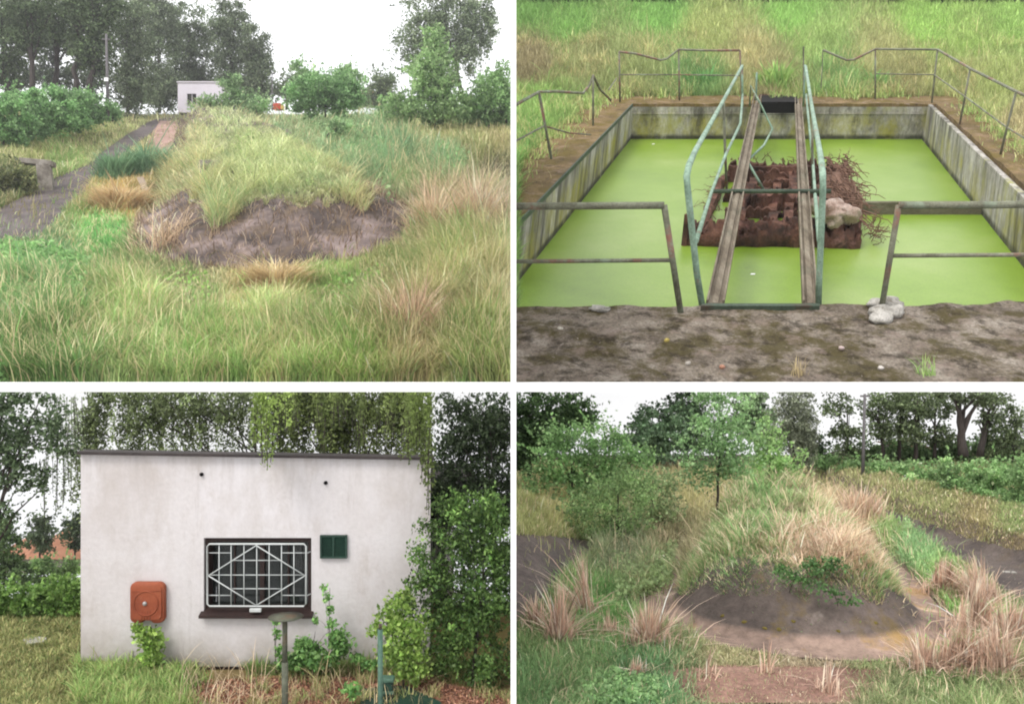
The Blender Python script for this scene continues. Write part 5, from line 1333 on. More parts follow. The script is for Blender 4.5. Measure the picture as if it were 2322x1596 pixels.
mb = MB(); P = np.array([bl_on(u, v) for u, v in ((52, 1462), (88, 1455), (106, 1458), (98, 1467), (62, 1470))]); P[:, 2] = ZG + .05; mb.poly(P[::-1], (0, 0, -.05)); tag(mb.build('concrete_slab', MT['lime']), 'small pale slab lying in the rough grass left of the house', 'slab')
mb = MB(); mb.tube([bl_on(310, 1566) + [0, 0, .03], bl_on(395, 1562) + [0, 0, .03], bl_on(440, 1562) + [0, 0, .02]], .012, 6); tag(mb.build('rusty_rod', MT['rust']), 'thin rusty rod lying across the leaf litter', 'rod')

# ---- grass and weeds of the yard
def bl_grass(name, n, fu, fv, cols, hpx, wpx=2.4, keepfn=None, sd=.22, amt=(.1, 1.0)):
    u = rng.uniform(*fu, n); v = rng.uniform(*fv, n)
    d = F * (-ZG) / (v - CV); x = (u - CU) / F * d
    k = ~((u > 183) & (u < 976) & (d > DB))
    nz = fbm(x * 2.5 + 3, d * 2.5); nz2 = fbm(x * 7, d * 7)
    k &= rng.random(n) < sstep(0.2, .55, nz) if keepfn is None else keepfn(u, v, nz, nz2)
    u, d, x, nz, nz2 = u[k], d[k], x[k], nz[k], nz2[k]; m = len(x)
    P = np.stack([x, d, np.full(m, ZG)], 1)
    th = rng.random(m) * 6.283; ln = np.stack([np.cos(th), np.sin(th)], 1)
    ci = pick_cols(m, cols, sd) * (.7 + .6 * nz2)[:, None]
    o = blades(name, P, hpx * d / F * (.4 + .9 * nz2) * np.exp(rng.normal(0, .3, m)), wpx * d / F * rng.uniform(.6, 1.3, m), ln, rng.uniform(*amt, m), np.clip(ci, .004, .9), MT['grass'], None, 'BL', .3)
    tag(o, kind='stuff'); return o
bl_grass('lawn_grass', 36000, (-60, 240), (1395, 1620), [(104, 116, 56), (130, 128, 68), (150, 140, 84), (94, 120, 56)], 15, keepfn=lambda u, v, a, b: rng.random(len(u)) < .85)
bl_grass('yard_grass', 26000, (170, 480), (1505, 1620), [(92, 124, 52), (124, 148, 66), (140, 156, 80), (150, 136, 84)], 30, keepfn=lambda u, v, a, b: (rng.random(len(u)) < .9 * sstep(470, 330, u + 60 * (a - .5))))
bl_grass('yard_grass', 26000, (430, 1157), (1512, 1620), [(116, 124, 60), (146, 138, 80), (158, 132, 92), (104, 132, 60)], 22, keepfn=lambda u, v, a, b: rng.random(len(u)) < .42 * sstep(.52, .70, b))
bl_grass('wall_foot_grass', 9000, (560, 1100), (1514, 1530), [(92, 122, 54), (116, 138, 64), (134, 128, 76)], 30, keepfn=lambda u, v, a, b: rng.random(len(u)) < .7)
bl_grass('dry_stalks', 190, (400, 600), (1540, 1620), [(166, 142, 104), (186, 162, 124)], 80, 1.7, keepfn=lambda u, v, a, b: rng.random(len(u)) < .8, amt=(.3, 1.4))
bl_grass('dry_stalks', 200, (640, 960), (1530, 1620), [(166, 144, 100), (180, 160, 112)], 60, 1.7, keepfn=lambda u, v, a, b: rng.random(len(u)) < .8, amt=(.2, 1.0))
# litter leaves
n = 9000
u = rng.uniform(240, 1157, n); v = rng.uniform(1538, 1612, n); d = F * (-ZG) / (v - CV)
P = np.stack([(u - CU) / F * d, d, np.full(n, ZG + .012)], 1) + rng.normal(0, .004, (n, 3)) * [0, 0, 1]
k = in_poly(u, v, ring); P = P[k]
o = leaf_object('fallen_leaves', P, rng.uniform(5, 10, len(P)) * SB, rng.uniform(3, 6, len(P)) * SB, pick_cols(len(P), [(110, 74, 62), (150, 108, 92), (128, 96, 72), (166, 128, 110)], .25), MT['leaf'], None, 'BL', 1.5)
tag(o, kind='stuff')

YG = [(96, 136, 52), (124, 160, 66), (146, 176, 84), (110, 146, 60)]
WG = [(70, 116, 58), (94, 138, 72), (116, 154, 88)]
EL = [(50, 80, 38), (70, 102, 46), (92, 122, 58), (58, 88, 40)]
def BP(name, u, vb, d, ells, cols, label, cat, group=None, **kw):
    return plant(name, u, vb, d, ells, cols, label, cat, group, panel='BL', **kw)
BP('climbing_weed', 335, 1525, DB - .12, [(325, 1440, 14, 28, 8), (348, 1462, 20, 38, 10), (338, 1495, 24, 26, 12), (310, 1422, 8, 10, 5)], YG, 'bright green weed climbing under the orange hose cabinet', 'weed', leafpx=9, density=3.4, clump=11, gain=.7, trunk=1.2, part=('stem', 'foliage'), limbs=3)
BP('wall_weed', 700, 1525, DB - .25, [(715, 1490, 50, 26, 18), (765, 1440, 18, 30, 8), (660, 1500, 34, 22, 14), (770, 1470, 26, 24, 10), (690, 1465, 22, 18, 8)], WG, 'straggly dark green weed sprawling at the wall foot below the window', 'weed', leafpx=8.5, density=3.0, clump=11, gain=.8, trunk=1.2, part=('stem', 'foliage'), limbs=7)
BP('wall_weed', 745, 1520, DB - .2, [(748, 1385, 7, 12, 4), (741, 1355, 5, 12, 3), (736, 1335, 5, 8, 3), (716, 1405, 6, 12, 4), (752, 1415, 10, 12, 4)], WG, 'thin tall weed spray reaching up beside the window sill', 'weed', leafpx=7, density=1.6, clump=6, gain=1, trunk=.8, part=('stem', 'foliage'), limbs=5)
BP('wall_weed', 815, 1522, DB - .2, [(806, 1490, 12, 8, 5), (820, 1500, 12, 8, 5), (840, 1510, 24, 12, 8)], WG, 'small leafy weed at the wall foot near the green post', 'weed', leafpx=7.5, density=2.4, clump=7, gain=1, trunk=.8, part=('stem', 'foliage'), limbs=3)
BP('wall_weed', 626, 1522, DB - .2, [(622, 1412, 6, 10, 3), (628, 1440, 8, 14, 4), (634, 1475, 10, 16, 5)], WG, 'little weed sprig just behind the plate-topped post', 'weed', leafpx=6.5, density=1.5, clump=6, gain=1, trunk=.7, part=('stem', 'foliage'), limbs=3)
BP('broadleaf_weed', 800, 1590, 6.2, [(795, 1568, 18, 14, 10)], WG, 'low broad-leaved weed in the litter near the green post', 'weed', leafpx=11, density=2.2, clump=9, trunk=.8, part=('stem', 'foliage'), limbs=2)
BP('young_shrub', 915, 1560, 6.55, [(910, 1370, 30, 26, 16), (895, 1410, 36, 40, 20), (925, 1440, 46, 60, 26), (860, 1430, 26, 16, 10), (930, 1510, 44, 44, 26), (900, 1480, 30, 50, 20)], YG, 'light green young shrub leaning from the wall toward the green post', 'shrub', leafpx=8.5, density=1.5, clump=16, gain=.66, trunk=2, part=('stem', 'foliage'), limbs=6)
BP('big_shrub', 1070, 1570, 6.7, [(1110, 1230, 66, 50, 40), (1040, 1225, 44, 36, 34), (985, 1300, 40, 36, 30), (1060, 1310, 70, 50, 44), (1120, 1360, 60, 60, 50), (1000, 1385, 46, 40, 34), (1070, 1420, 70, 54, 46), (1110, 1500, 66, 60, 50), (1010, 1480, 46, 50, 34), (965, 1195, 26, 16, 14), (938, 1330, 28, 24, 20), (955, 1255, 24, 20, 16), (925, 1365, 20, 16, 12), (1150, 1280, 30, 60, 30), (1020, 1150, 36, 34, 30), (1090, 1150, 56, 44, 36), (1130, 1190, 40, 40, 30)], EL, 'big dark green arching shrub covering the right end of the white house', 'shrub', leafpx=7.5, density=1.3, clump=22, gain=.82, trunk=4, part=('stem', 'foliage'), limbs=12, strands=120, strand_len=70, clumpvar=.4)
BP('dark_tree', 1150, 1560, 8.6, [(1090, 960, 70, 60), (1130, 1060, 60, 70), (1060, 1080, 40, 50), (1120, 930, 60, 50), (1030, 930, 40, 50), (1140, 1150, 50, 60), (1030, 1010, 40, 50), (1020, 1110, 36, 50), (1150, 990, 40, 50), (1080, 1010, 60, 50), (1075, 1160, 60, 50), (1010, 1180, 30, 40), (1120, 1120, 50, 50), (1100, 1250, 70, 50), (1005, 1060, 40, 50), (1040, 1170, 50, 40), (1000, 1130, 34, 40), (1060, 1370, 80, 70), (1125, 1470, 60, 70)], [(38, 54, 36), (54, 72, 46), (72, 90, 62)], 'dark tree with gaps of sky behind the big shrub', 'tree', leafpx=7, density=1.25, clump=20, gain=.66, trunk=6, limbs=10, strands=120, strand_len=80)
# hanging birch foliage above the roof
BW = [(60, 74, 36), (80, 96, 46), (100, 116, 62), (52, 66, 32)]
BP('weeping_birch', 640, 1500, 10.0, [(560, 900, 70, 50), (480, 920, 60, 60), (400, 900, 70, 60), (330, 920, 60, 60), (250, 900, 60, 40), (640, 930, 36, 60), (200, 960, 30, 40)], [(70, 84, 54), (92, 108, 70), (112, 128, 88)], 'pale weeping birch behind the house with sky showing through its twigs', 'tree', 'birches over the house', leafpx=6.5, density=1.1, clump=24, gain=.72, trunk=7, limbs=12, strands=320, strand_len=170, clumpvar=.35)
BP('weeping_birch', 900, 1500, 9.8, [(720, 905, 70, 40), (800, 930, 70, 60), (880, 930, 70, 60), (940, 930, 50, 60), (760, 960, 50, 50), (660, 900, 50, 40)], BW, 'denser dark green weeping birch over the right half of the roof', 'tree', 'birches over the house', leafpx=6.5, density=1.7, clump=24, gain=.58, trunk=8, limbs=12, strands=320, strand_len=150, clumpvar=.4)
# twigs that hang in front of the wall belong to a bough reaching over the roof
def hanging(name, label, spots, cols, d, leafpx, group):
    P, C = [], []
    root = thing(name, at(spots[0][0], 900, d), label, 'birch bough', group)
    mb = MB()
    for (u, v0, v1, w) in spots:
        for k in range(max(2, int(w / 3))):
            uu = u + rng.normal(0, w / 2.2); vl = v1 - abs(rng.normal(0, .25)) * (v1 - v0)
            dd = d + rng.normal(0, .08)
            a, b = at(uu + rng.normal(0, 4), v0, dd), at(uu + rng.normal(0, 5), vl, dd)
            mb.tube([a, (a + b) / 2 + [rng.normal(0, .01), 0, 0], b], .8 * SB, 4, cap=False)
            m = int((vl - v0) / leafpx * 2.6); t_ = rng.random(m)
            P.append(a + (b - a) * t_[:, None] + rng.normal(0, leafpx * .65 * SB, (m, 3))); c0 = pick_cols(1, cols, .2)[0]
            C.append(np.clip(c0 * np.exp(rng.normal(0, .2, m))[:, None], .004, .9))
    V = np.vstack(mb.v); ok = inside(V, 'BL'); mb.v = [V]; mb.c = [np.vstack(mb.c)]; mb.f = [f for f in mb.f if all(ok[i] for i in f)]
    mb.build('twigs', MT['bark'], root)
    P = np.vstack(P); C = np.vstack(C); L = leafpx * SB * rng.uniform(.8, 1.6, len(P))
    leaf_object('leaves', P, L, L * rng.uniform(.45, .7, len(P)), C, MT['leaf'], root, 'BL', .3, .5)
hanging('hanging_bough', 'birch twigs hanging lowest in front of the white wall above the window', [(598, 870, 1068, 22), (588, 870, 1010, 26), (612, 870, 1030, 20), (640, 870, 990, 20)], [(88, 110, 46), (112, 134, 62)], 6.7, 7, 'hanging birch boughs')
hanging('hanging_bough', 'birch twigs hanging over the top right corner of the white wall', [(960, 880, 1110, 20), (950, 880, 1060, 24), (975, 880, 1130, 12), (930, 880, 1040, 26), (968, 880, 1180, 8)], [(66, 82, 38), (90, 108, 50)], 6.75, 7, 'hanging birch boughs')
hanging('hanging_bough', 'dense birch twigs hanging over the roof edge between the two drain holes', [(672, 870, 990, 26), (735, 870, 1024, 30), (770, 870, 970, 30), (830, 870, 1030, 34), (885, 870, 1000, 26), (925, 870, 1030, 24)], BW, 7.4, 7, 'hanging birch boughs')
hanging('hanging_bough', 'loose birch twigs hanging in the open sky past the left wall corner', [(125, 900, 1170, 26), (150, 960, 1150, 16), (100, 1040, 1200, 10), (170, 900, 1090, 20)], [(92, 108, 84), (116, 132, 104)], 9.0, 6, 'hanging birch boughs')
# left side: dark branches, hedge, far trees, roofs
BP('left_tree', -60, 1480, 8.6, [(10, 930, 50, 50), (60, 1000, 60, 40), (20, 1060, 50, 50), (110, 950, 50, 46), (70, 1090, 50, 36), (140, 1010, 40, 30), (10, 1160, 30, 30), (60, 900, 60, 20), (-40, 1000, 60, 80)], [(48, 66, 44), (68, 88, 60), (90, 108, 82)], 'dark spreading tree at the frame edge left of the house', 'tree', leafpx=7.5, density=.95, clump=17, gain=.9, trunk=8, limbs=14, clumpvar=.3)
for (u, vb, ells, lab, dd, cols) in (
        (90, 1300, [(90, 1200, 34, 36), (90, 1235, 28, 20)], 'small far dark tree between the roofs and the hanging twigs', 34, [(70, 88, 66), (92, 110, 86)]),
        (170, 1300, [(168, 1200, 22, 50)], 'far dark tree touching the left wall corner', 33, [(60, 78, 58), (80, 98, 74)]),
        (10, 1370, [(10, 1250, 40, 50), (30, 1300, 40, 44), (0, 1200, 26, 30)], 'dark tree at the frame edge before the orange roofs', 24, [(60, 84, 50), (80, 104, 64)]),
        (95, 1370, [(92, 1285, 34, 26), (80, 1315, 34, 24)], 'green tree before the widest orange roof', 26, [(80, 110, 66), (104, 132, 84)]),
        (150, 1370, [(150, 1285, 30, 22), (140, 1316, 40, 24)], 'green garden bush beside the house corner below the orange roof', 26, [(84, 116, 66), (112, 140, 88)])):
    BP('garden_tree', u, vb, dd, ells, cols, lab, 'tree', 'garden trees down the slope', leafpx=6, density=2.4, clump=11, trunk=2, gain=.9)
for (u0, u1, v0, v1, vw, dd, lab) in ((56, 190, 1238, 1264, 1300, 44, 'widest far house with an orange tiled roof, beside the wall corner'), (118, 160, 1196, 1218, 1260, 58, 'farthest small orange roof under the sky'), (-10, 70, 1236, 1258, 1300, 50, 'far house with an orange roof behind the dark edge tree')):
    r_ = thing('village_house', at((u0 + u1) / 2, vw, dd), lab, 'house', 'orange roofed houses in the valley')
    a, b = at(u0, vw, dd), at(u1, v1, dd)
    mb = MB(); mb.box((a[0] + .3, dd, a[2]), (b[0] - .3, dd + 4, b[2])); mb.build('wall', MT['plaster'], r_)
    zt2 = at(0, v0, dd)[2]
    V = [(a[0], dd - .3, b[2]), (b[0], dd - .3, b[2]), (b[0], dd + 4.3, b[2]), (a[0], dd + 4.3, b[2]), (a[0] + .6, dd + 2, zt2), (b[0] - .6, dd + 2, zt2)]
    mb = MB(); mb.add(V, [(0, 1, 5, 4), (2, 3, 4, 5), (1, 2, 5), (3, 0, 4), (0, 3, 2, 1)]); mb.build('roof', MT['roof_orange'], r_)
hc = [(76, 112, 50), (100, 136, 62), (122, 156, 78)]
for (u, ells, lab) in ((-10, [(0, 1355, 56, 46, 30)], 'dark green hedge shrub at the frame edge'), (62, [(62, 1362, 46, 42, 26)], 'green hedge shrub before the far gardens'), (122, [(120, 1352, 42, 44, 26)], 'green hedge shrub third from the house corner side'.replace('third from', 'towards')), (168, [(165, 1350, 34, 50, 24)], 'tallest brightest hedge shrub touching the house corner')):
    BP('hedge_shrub', u, 1400, 8.35, ells, hc, lab, 'shrub', 'hedge left of the house', leafpx=7.5, density=2.8, clump=12, gain=.8, trunk=1.5, part=('stem', 'foliage'))
# =================================================================== BOTTOM RIGHT PLACE: rounded bed end with grass, dead reeds, trees
KB = 0.65
BR = Terrain([(v_, KB * d_) for v_, d_ in [(1700, 4.2), (1596, 4.8), (1480, 5.55), (1400, 6.3), (1300, 7.8), (1200, 10.2), (1130, 13.4), (1080, 17.6), (1050, 24), (1030, 40)]])
br_A, br_B = _bp(BR, 1797, 1384), _bp(BR, 1742, 1100)
br_cap = capsule(br_A, br_B, KB, .68 * KB); br_cap.R = (KB, .68 * KB)
def br_mound(x, y):
    q, t, dx, dy = br_cap(x, y)
    return KB * lerp(0.41, .25, sstep(0, .6, t)) * (1 - sstep(0.42, 0.98, q))
def br_left(x, y):
    u = CU + x / y * F
    return KB * 0.5 * sstep(1360, 1150, u) * sstep(6 * KB, 7.5 * KB, y) * sstep(12 * KB, 9 * KB, y)
def br_right(x, y):
    u = CU + x / y * F; v = BR.v_of(y)
    e = np.interp(v, [1080, 1120, 1180, 1240, 1300], [1840, 1880, 2020, 2180, 2340])
    return KB * 0.22 * sstep(10, 70, u - e) * sstep(6 * KB, 8 * KB, y)
BR.bumps = [br_mound, br_left, br_right, lambda x, y: .05 * (fbm(x * 1.2, y * 1.2) - .5)]
MT['soil_br'] = noise_mat('channel_soil', [(96, 84, 72), (126, 112, 96), (140, 128, 104)], 2.5, .95, .5)
MT['sludge_br'] = noise_mat('dark_channel_bed', [(80, 71, 68), (104, 93, 88), (128, 115, 108)], 3.0, .8, .4, second=[((122, 104, 82), 2.2, .54, .7, .6, (1, 1, 1))])
MT['mound_br'] = noise_mat('bed_crust', [(72, 64, 60), (94, 84, 78), (112, 100, 94)], 1.6, .85, .5, attr=True, second=[((112, 94, 50), 3.4, .54, .66, .7, (1, 1, 1)), ((160, 148, 140), 5, .58, .70, .6, (1, 1, 1))], gain=.9)
def br_mcol(V):
    q = br_cap(V[:, 0], V[:, 1])[0]; nz = fbm(V[:, 0] * 4.6, V[:, 1] * 4.6)
    w = sstep(.84, .88, q + .06 * (nz - .5))[:, None]
    return 1 * (1 - w) + w * np.array([2.9, 2.6, 2.4])
tag(BR.sheet('channel_ground', MT['soil_br'], (1167, 2650), 180, 110, lo=4.2 * KB, hi=39 * KB, drop=lambda x, y: -.045 * (br_cap(x, y)[0] < 1.09)), kind='structure')
mound_patch(BR, br_cap, br_A, br_B, 'sludge_bed', MT['mound_br'], 1.10, 'rounded end of a raised bed with a dark bare skirt, pale kerb and grassy top', 'raised bed', zones=lambda V, q: br_mcol(V), lift=.01)
tag(strip(BR, [(1850, 1110, 1862, 1118), (1930, 1130, 1935, 1150), (2010, 1160, 2000, 1190), (2100, 1190, 2090, 1235), (2200, 1225, 2210, 1300), (2290, 1250, 2330, 1375), (2400, 1270, 2480, 1450)], .012).build('dirt_track', MT['sludge_br'], smooth=True), kind='structure')
tag(strip(BR, [(1168, 1215, 1168, 1420), (1250, 1218, 1215, 1400), (1330, 1225, 1260, 1330), (1370, 1232, 1330, 1275)], .012).build('bare_bank', MT['sludge_br'], smooth=True), kind='structure')
tag(strip(BR, [(1480, 1524, 1560, 1600), (1640, 1512, 1660, 1600), (1850, 1515, 1850, 1600), (2020, 1520, 2000, 1600)], .008).build('bare_mud', noise_mat('brown_mud', [(116, 88, 76), (154, 120, 106), (172, 140, 124)], 4, .9, .5, gain=.9), smooth=True), kind='structure')

BRG = [(1200, 1590, (104, 132, 74), 40), (1300, 1560, (116, 140, 80), 34), (1450, 1580, (104, 140, 84), 30), (1700, 1505, (150, 144, 96), 9), (1850, 1510, (156, 140, 106), 8), (1980, 1480, (140, 150, 90), 10), (1850, 1560, (150, 128, 100), 12), (2000, 1570, (130, 140, 86), 34), (2200, 1590, (124, 140, 80), 40), (2320, 1540, (134, 140, 86), 36),
       (1230, 1450, (116, 138, 76), 30), (1380, 1390, (112, 152, 74), 22), (1480, 1350, (138, 142, 88), 40), (1420, 1280, (134, 140, 96), 44), (1520, 1240, (150, 140, 96), 40), (1250, 1130, (176, 164, 100), 30), (1200, 1170, (150, 150, 84), 22), (1340, 1160, (140, 150, 84), 26),
       (2160, 1480, (124, 160, 80), 24), (2140, 1400, (128, 168, 80), 20), (2130, 1330, (132, 162, 84), 22), (2080, 1250, (118, 150, 90), 34), (2020, 1210, (134, 156, 84), 34), (2250, 1420, (126, 158, 80), 22), (2200, 1350, (140, 144, 84), 24), (1960, 1170, (186, 150, 116), 34), (1900, 1140, (186, 160, 116), 34),
       (1900, 1100, (146, 146, 86), 7), (2060, 1150, (136, 138, 78), 8), (2200, 1190, (140, 128, 78), 8), (2310, 1230, (138, 122, 80), 9), (2310, 1190, (128, 142, 76), 8), (1950, 1120, (144, 144, 84), 7), (2130, 1170, (136, 138, 78), 8), (2290, 1300, (110, 104, 90), 12), (1560, 1100, (176, 166, 104), 24), (1540, 1060, (190, 176, 116), 20)]
br_track = [(1862, 1112), (1935, 1132), (2010, 1162), (2100, 1192), (2200, 1228), (2290, 1252), (2400, 1270), (2480, 1450), (2330, 1370), (2210, 1296), (2090, 1232), (2000, 1188), (1935, 1148)]
br_bank = [(1160, 1218), (1250, 1220), (1365, 1235), (1330, 1272), (1260, 1325), (1215, 1395), (1160, 1420)]
br_mud = [(1490, 1525), (1640, 1515), (1850, 1518), (2010, 1524), (1995, 1600), (1560, 1600)]
def br_grass():
    n = 280000
    u = rng.uniform(1166, 2460, n); vb = 1060 + (1660 - 1060) * rng.random(n) ** .85
    d = BR.d_of(vb); x = (u - CU) / F * d; P = np.stack([x, d, BR.Z(x, d)], 1); pu, pv = proj(P)
    W = idw(u, pv, BRG, 4.0); cols = np.array([lin(g[2]) for g in BRG]); hs = np.array([g[3] for g in BRG], float)
    pick = (W.cumsum(1) > rng.random(n)[:, None]).argmax(1)
    col = .5 * cols[pick] + .5 * (W @ cols); h = W @ hs
    q, t, dx, dy = br_cap(x, d)
    nz = fbm(x * 2.5 + 7, d * 2); nz2 = fbm(x * 7, d * 5.4 + 2)
    side = np.arctan2(dx, -dy)                       # 0 = facing us, + = right
    lim = .67 + .08 * np.abs(np.sin(side)) - .06 * sstep(-.2, .9, side) + .20 * (nz2 - .5) + .14 * (nz - .5) + .25 * sstep(.02, .2, t)
    top = q < lim; apron = (q < 1.16) & ~top
    w2 = sstep(.2, .6, q)[:, None]
    mcl = np.array([lin((142, 152, 92)), lin((108, 140, 70)), lin((166, 152, 106)), lin((186, 164, 126))])
    rightish = sstep(-.2, .8, side + .4 * (nz - .5))[:, None]
    mc = np.where(rng.random((n, 1)) < .2 + .6 * rightish, mcl[rng.choice([0, 2, 3], n)], mcl[rng.choice([0, 0, 1, 1], n)])
    mc = np.where((rng.random(n) < .45 * sstep(.5, .7, fbm(x * 3.7 + 11, d * 3)))[:, None], lin((112, 150, 78)), mc)
    crest = (np.exp(-(((pu - 1890) / 150) ** 2 + ((pv - 1262) / 50) ** 2)) > .12 + rng.random(n) * 1.4)
    mc = np.where(crest[:, None], np.array([lin((196, 164, 128)), lin((170, 136, 104)), lin((206, 180, 144))])[rng.integers(0, 3, n)], mc)
    col = np.where((q < .85)[:, None], mc, col); h = np.where(q < .85, (15 + 24 * sstep(.3, .75, nz)) * (1 + .5 * crest) * (1 - .45 * sstep(.35, .75, q)), h)
    keep = ~(apron & (rng.random(n) > .012 + .20 * sstep(1.08, 1.16, q) + .10 * sstep(.9, .7, q) * sstep(.55, .75, nz)))
    for poly, pr in ((br_track, .03), (br_bank, .02), (br_mud, .12)):
        keep &= ~(in_poly(u, pv, poly) & (rng.random(n) > pr))
    col = col * (.7 + .6 * nz2[:, None]) * np.exp(rng.normal(0, .2, n))[:, None]
    dead = rng.random(n) < .10
    col = np.where((dead & (q > .3))[:, None], lin((204, 178, 134)) * np.exp(rng.normal(0, .2, n))[:, None], col)
    h = np.where(dead & (q < .85), h * 1.4, h) * (.55 + .8 * nz2) * np.exp(rng.normal(0, .28, n))
    th = rng.random(n) * 6.283
    ln = np.stack([np.cos(th), np.sin(th)], 1)
    rad = np.stack([dx, dy], 1); rad /= np.linalg.norm(rad, axis=1, keepdims=True) + 1e-6
    ln = np.where(((q < .95) & (q > .15))[:, None], rad * (.3 + .5 * sstep(.5, .7, q))[:, None] + ln * .8, ln); ln /= np.linalg.norm(ln, axis=1, keepdims=True)
    sw = 2 * math.pi * 3 * fbm(x * 5 + 50, d * 4 + 20); onm = (q < .95) & (q > .15)
    ln = np.where(onm[:, None], rad * (.2 + .45 * sstep(.5, .75, q))[:, None] + np.stack([np.cos(sw), np.sin(sw)], 1) * .6 + rng.normal(0, .45, (n, 2)), ln); ln /= np.linalg.norm(ln, axis=1, keepdims=True) + 1e-6
    amt = np.where(q < .9, rng.uniform(.3, 1.2, n), rng.uniform(.1, 1.0, n))
    wm = 2.2 * rng.uniform(.6, 1.3, n) * d / F
    for nm, sel in (('channel_grass', ~(q < .85) & (u < 1850)), ('channel_grass', ~(q < .85) & (u >= 1850)), ('bed_grass', q < .85)):
        k = keep & sel
        tag(blades(nm, P[k], h[k] * d[k] / F, wm[k], ln[k], amt[k], np.clip(col[k] * .95, .004, .9), MT['grass'], None, 'BR', .3), kind='stuff')
br_grass()
weeds('leafy_weeds', BR, [(1160, 1520), (1300, 1540), (1500, 1560), (1500, 1620), (1160, 1620)], 5000, [(98, 136, 88), (122, 156, 104), (86, 120, 76)], 34, 10, 'BR')
weeds('leafy_weeds', BR, [(1990, 1200), (2060, 1200), (2150, 1290), (2120, 1330), (2060, 1290)], 1800, [(104, 142, 92), (130, 162, 110)], 26, 8, 'BR')
weeds('leafy_weeds', BR, [(1390, 1290), (1540, 1250), (1520, 1340), (1400, 1380)], 3200, [(112, 136, 92), (136, 156, 110)], 36, 8, 'BR')
# dark green trailing plants on the front of the bed
for (u, v, ells, lab) in ((1790, 1340, [(1810, 1312, 34, 14, 10), (1770, 1296, 24, 12, 10), (1850, 1300, 20, 10, 8)], 'dark green fern-like weed in the straw on the front of the bed'), (1900, 1370, [(1885, 1345, 30, 10, 10), (1925, 1364, 26, 7, 8), (1850, 1330, 24, 9, 8)], 'green trailing weed creeping down the bare skirt of the bed'), (1880, 1300, [(1890, 1282, 44, 14, 12), (1830, 1276, 26, 10, 10)], 'dark leafy patch under the straw crest of the bed')):
    h_ = BR.on(u, v); plant('bed_weed', u, v, h_[1] - .08, ells, [(70, 112, 60), (96, 140, 78), (58, 92, 50)], lab, 'weed', 'weeds growing on the bed', 'BR', 6.5, .85, 15, .62, trunk=.6, part=('stem', 'foliage'), limbs=2)
# dead reeds
RD = [(178, 144, 116), (200, 168, 138), (148, 114, 90), (212, 186, 154), (164, 130, 102)]
def reeds(u, v, rpx, hpx, n, lab, lean=0.0):
    c = BR.on(u, v); s = c[1] / F
    n = int(n * 2.2)
    root = thing('dead_reed_clump', c, lab, 'reed clump', 'clumps of dead reeds')
    a = rng.random(n) * 6.283; r = np.abs(rng.normal(0, .6, n)) * rpx * 1.35 * s
    x, y = c[0] + r * np.cos(a), c[1] + r * np.sin(a) * 0.8
    P = np.stack([x, y, BR.Z(x, y) - .01], 1)
    th = rng.random(n) * 6.283; ln = np.stack([np.cos(th) + lean, np.sin(th) * .6], 1); ln /= np.linalg.norm(ln, axis=1, keepdims=True)
    n0 = fbm(P[:, 0] * 9, P[:, 1] * 9)
    lv = rng.normal(0, .5, 2); ln = ln * .6 + np.stack([np.cos(n0 * 14), np.sin(n0 * 14)], 1) * .7 + lv; ln /= np.linalg.norm(ln, axis=1, keepdims=True)
    blades('dead_stalks', P, hpx * 1.12 * s * rng.uniform(.2, 1.05, n) ** 1.1 * (.55 + n0) * np.maximum(.35, 1 - .5 * (r / (rpx * s)) ** 2), s * rng.uniform(1.6, 4.2, n), ln, np.where(rng.random(n) < .18, rng.uniform(.6, 1.3, n), np.abs(rng.normal(0, .26, n))), pick_cols(n, RD, .3), MT['grass'], root, 'BR', .15)
    m = n // 6
    k = rng.integers(0, n, m); th = rng.random(m) * 6.283; ln = np.stack([np.cos(th), np.sin(th) * .5], 1); ln /= np.linalg.norm(ln, axis=1, keepdims=True)
    blades('fallen_stalks', P[k] + [0, 0, .02], hpx * s * rng.uniform(.25, .75, m), s * rng.uniform(1.8, 4, m), ln, rng.uniform(.5, 1.7, m), pick_cols(m, RD, .2), MT['grass'], root, 'BR', .42)
for args in ((1268, 1468, 30, 130, 210, 'broad dead reed clump near the dark bank on the white wall side', .2), (1215, 1430, 24, 110, 90, 'narrow dead reed clump touching the dark bank', -.2), (1380, 1450, 30, 80, 70, 'low bent dead reed clump between the broad one and the tent-like one', .3), (1330, 1400, 26, 130, 90, 'sparse tall dead reed clump rising behind the broad one', .1), (1470, 1478, 40, 150, 210, 'tallest dead reed clump with stalks spread like a tent beside the bed', 0),
             (1445, 1540, 30, 70, 80, 'low crushed dead reed clump at the near edge below the tent-like clump', .4),
             (2140, 1345, 32, 95, 240, 'dense dead reed clump between the bed and the dark track', -.1), (2225, 1372, 40, 95, 230, 'dense dead reed clump against the dark track edge', 0), (2095, 1535, 34, 100, 130, 'small dead reed clump nearest the pale kerb beside the largest one', -.2), (2210, 1440, 50, 130, 230, 'dead reed clump in the middle of the reed belt, behind the largest one', .2), (2165, 1528, 66, 130, 460, 'largest dead reed clump, at the near corner of the bed', .1), (2300, 1480, 50, 125, 380, 'tall dead reed clump at the frame edge', 0),
             (2255, 1545, 60, 110, 380, 'broken dead reed clump in front of the frame edge clump', .2), (1600, 1540, 22, 80, 22, 'few scattered dead reed stalks on the brown mud', 0), (1880, 1575, 30, 80, 30, 'thin dead reed stalks along the near edge of the mud', .2), (1740, 1530, 20, 80, 18, 'few upright dead stalks before the pale kerb', .1)):
    reeds(*args)
tuft('straw_clump', BR, 1950, 1190, 60, 60, 900, [(196, 160, 130), (206, 176, 146), (170, 150, 110)], 'pinkish dry grass fringe between the bed and the dark track', 'grass clump', None, 'BR', (.05, .6), 3)
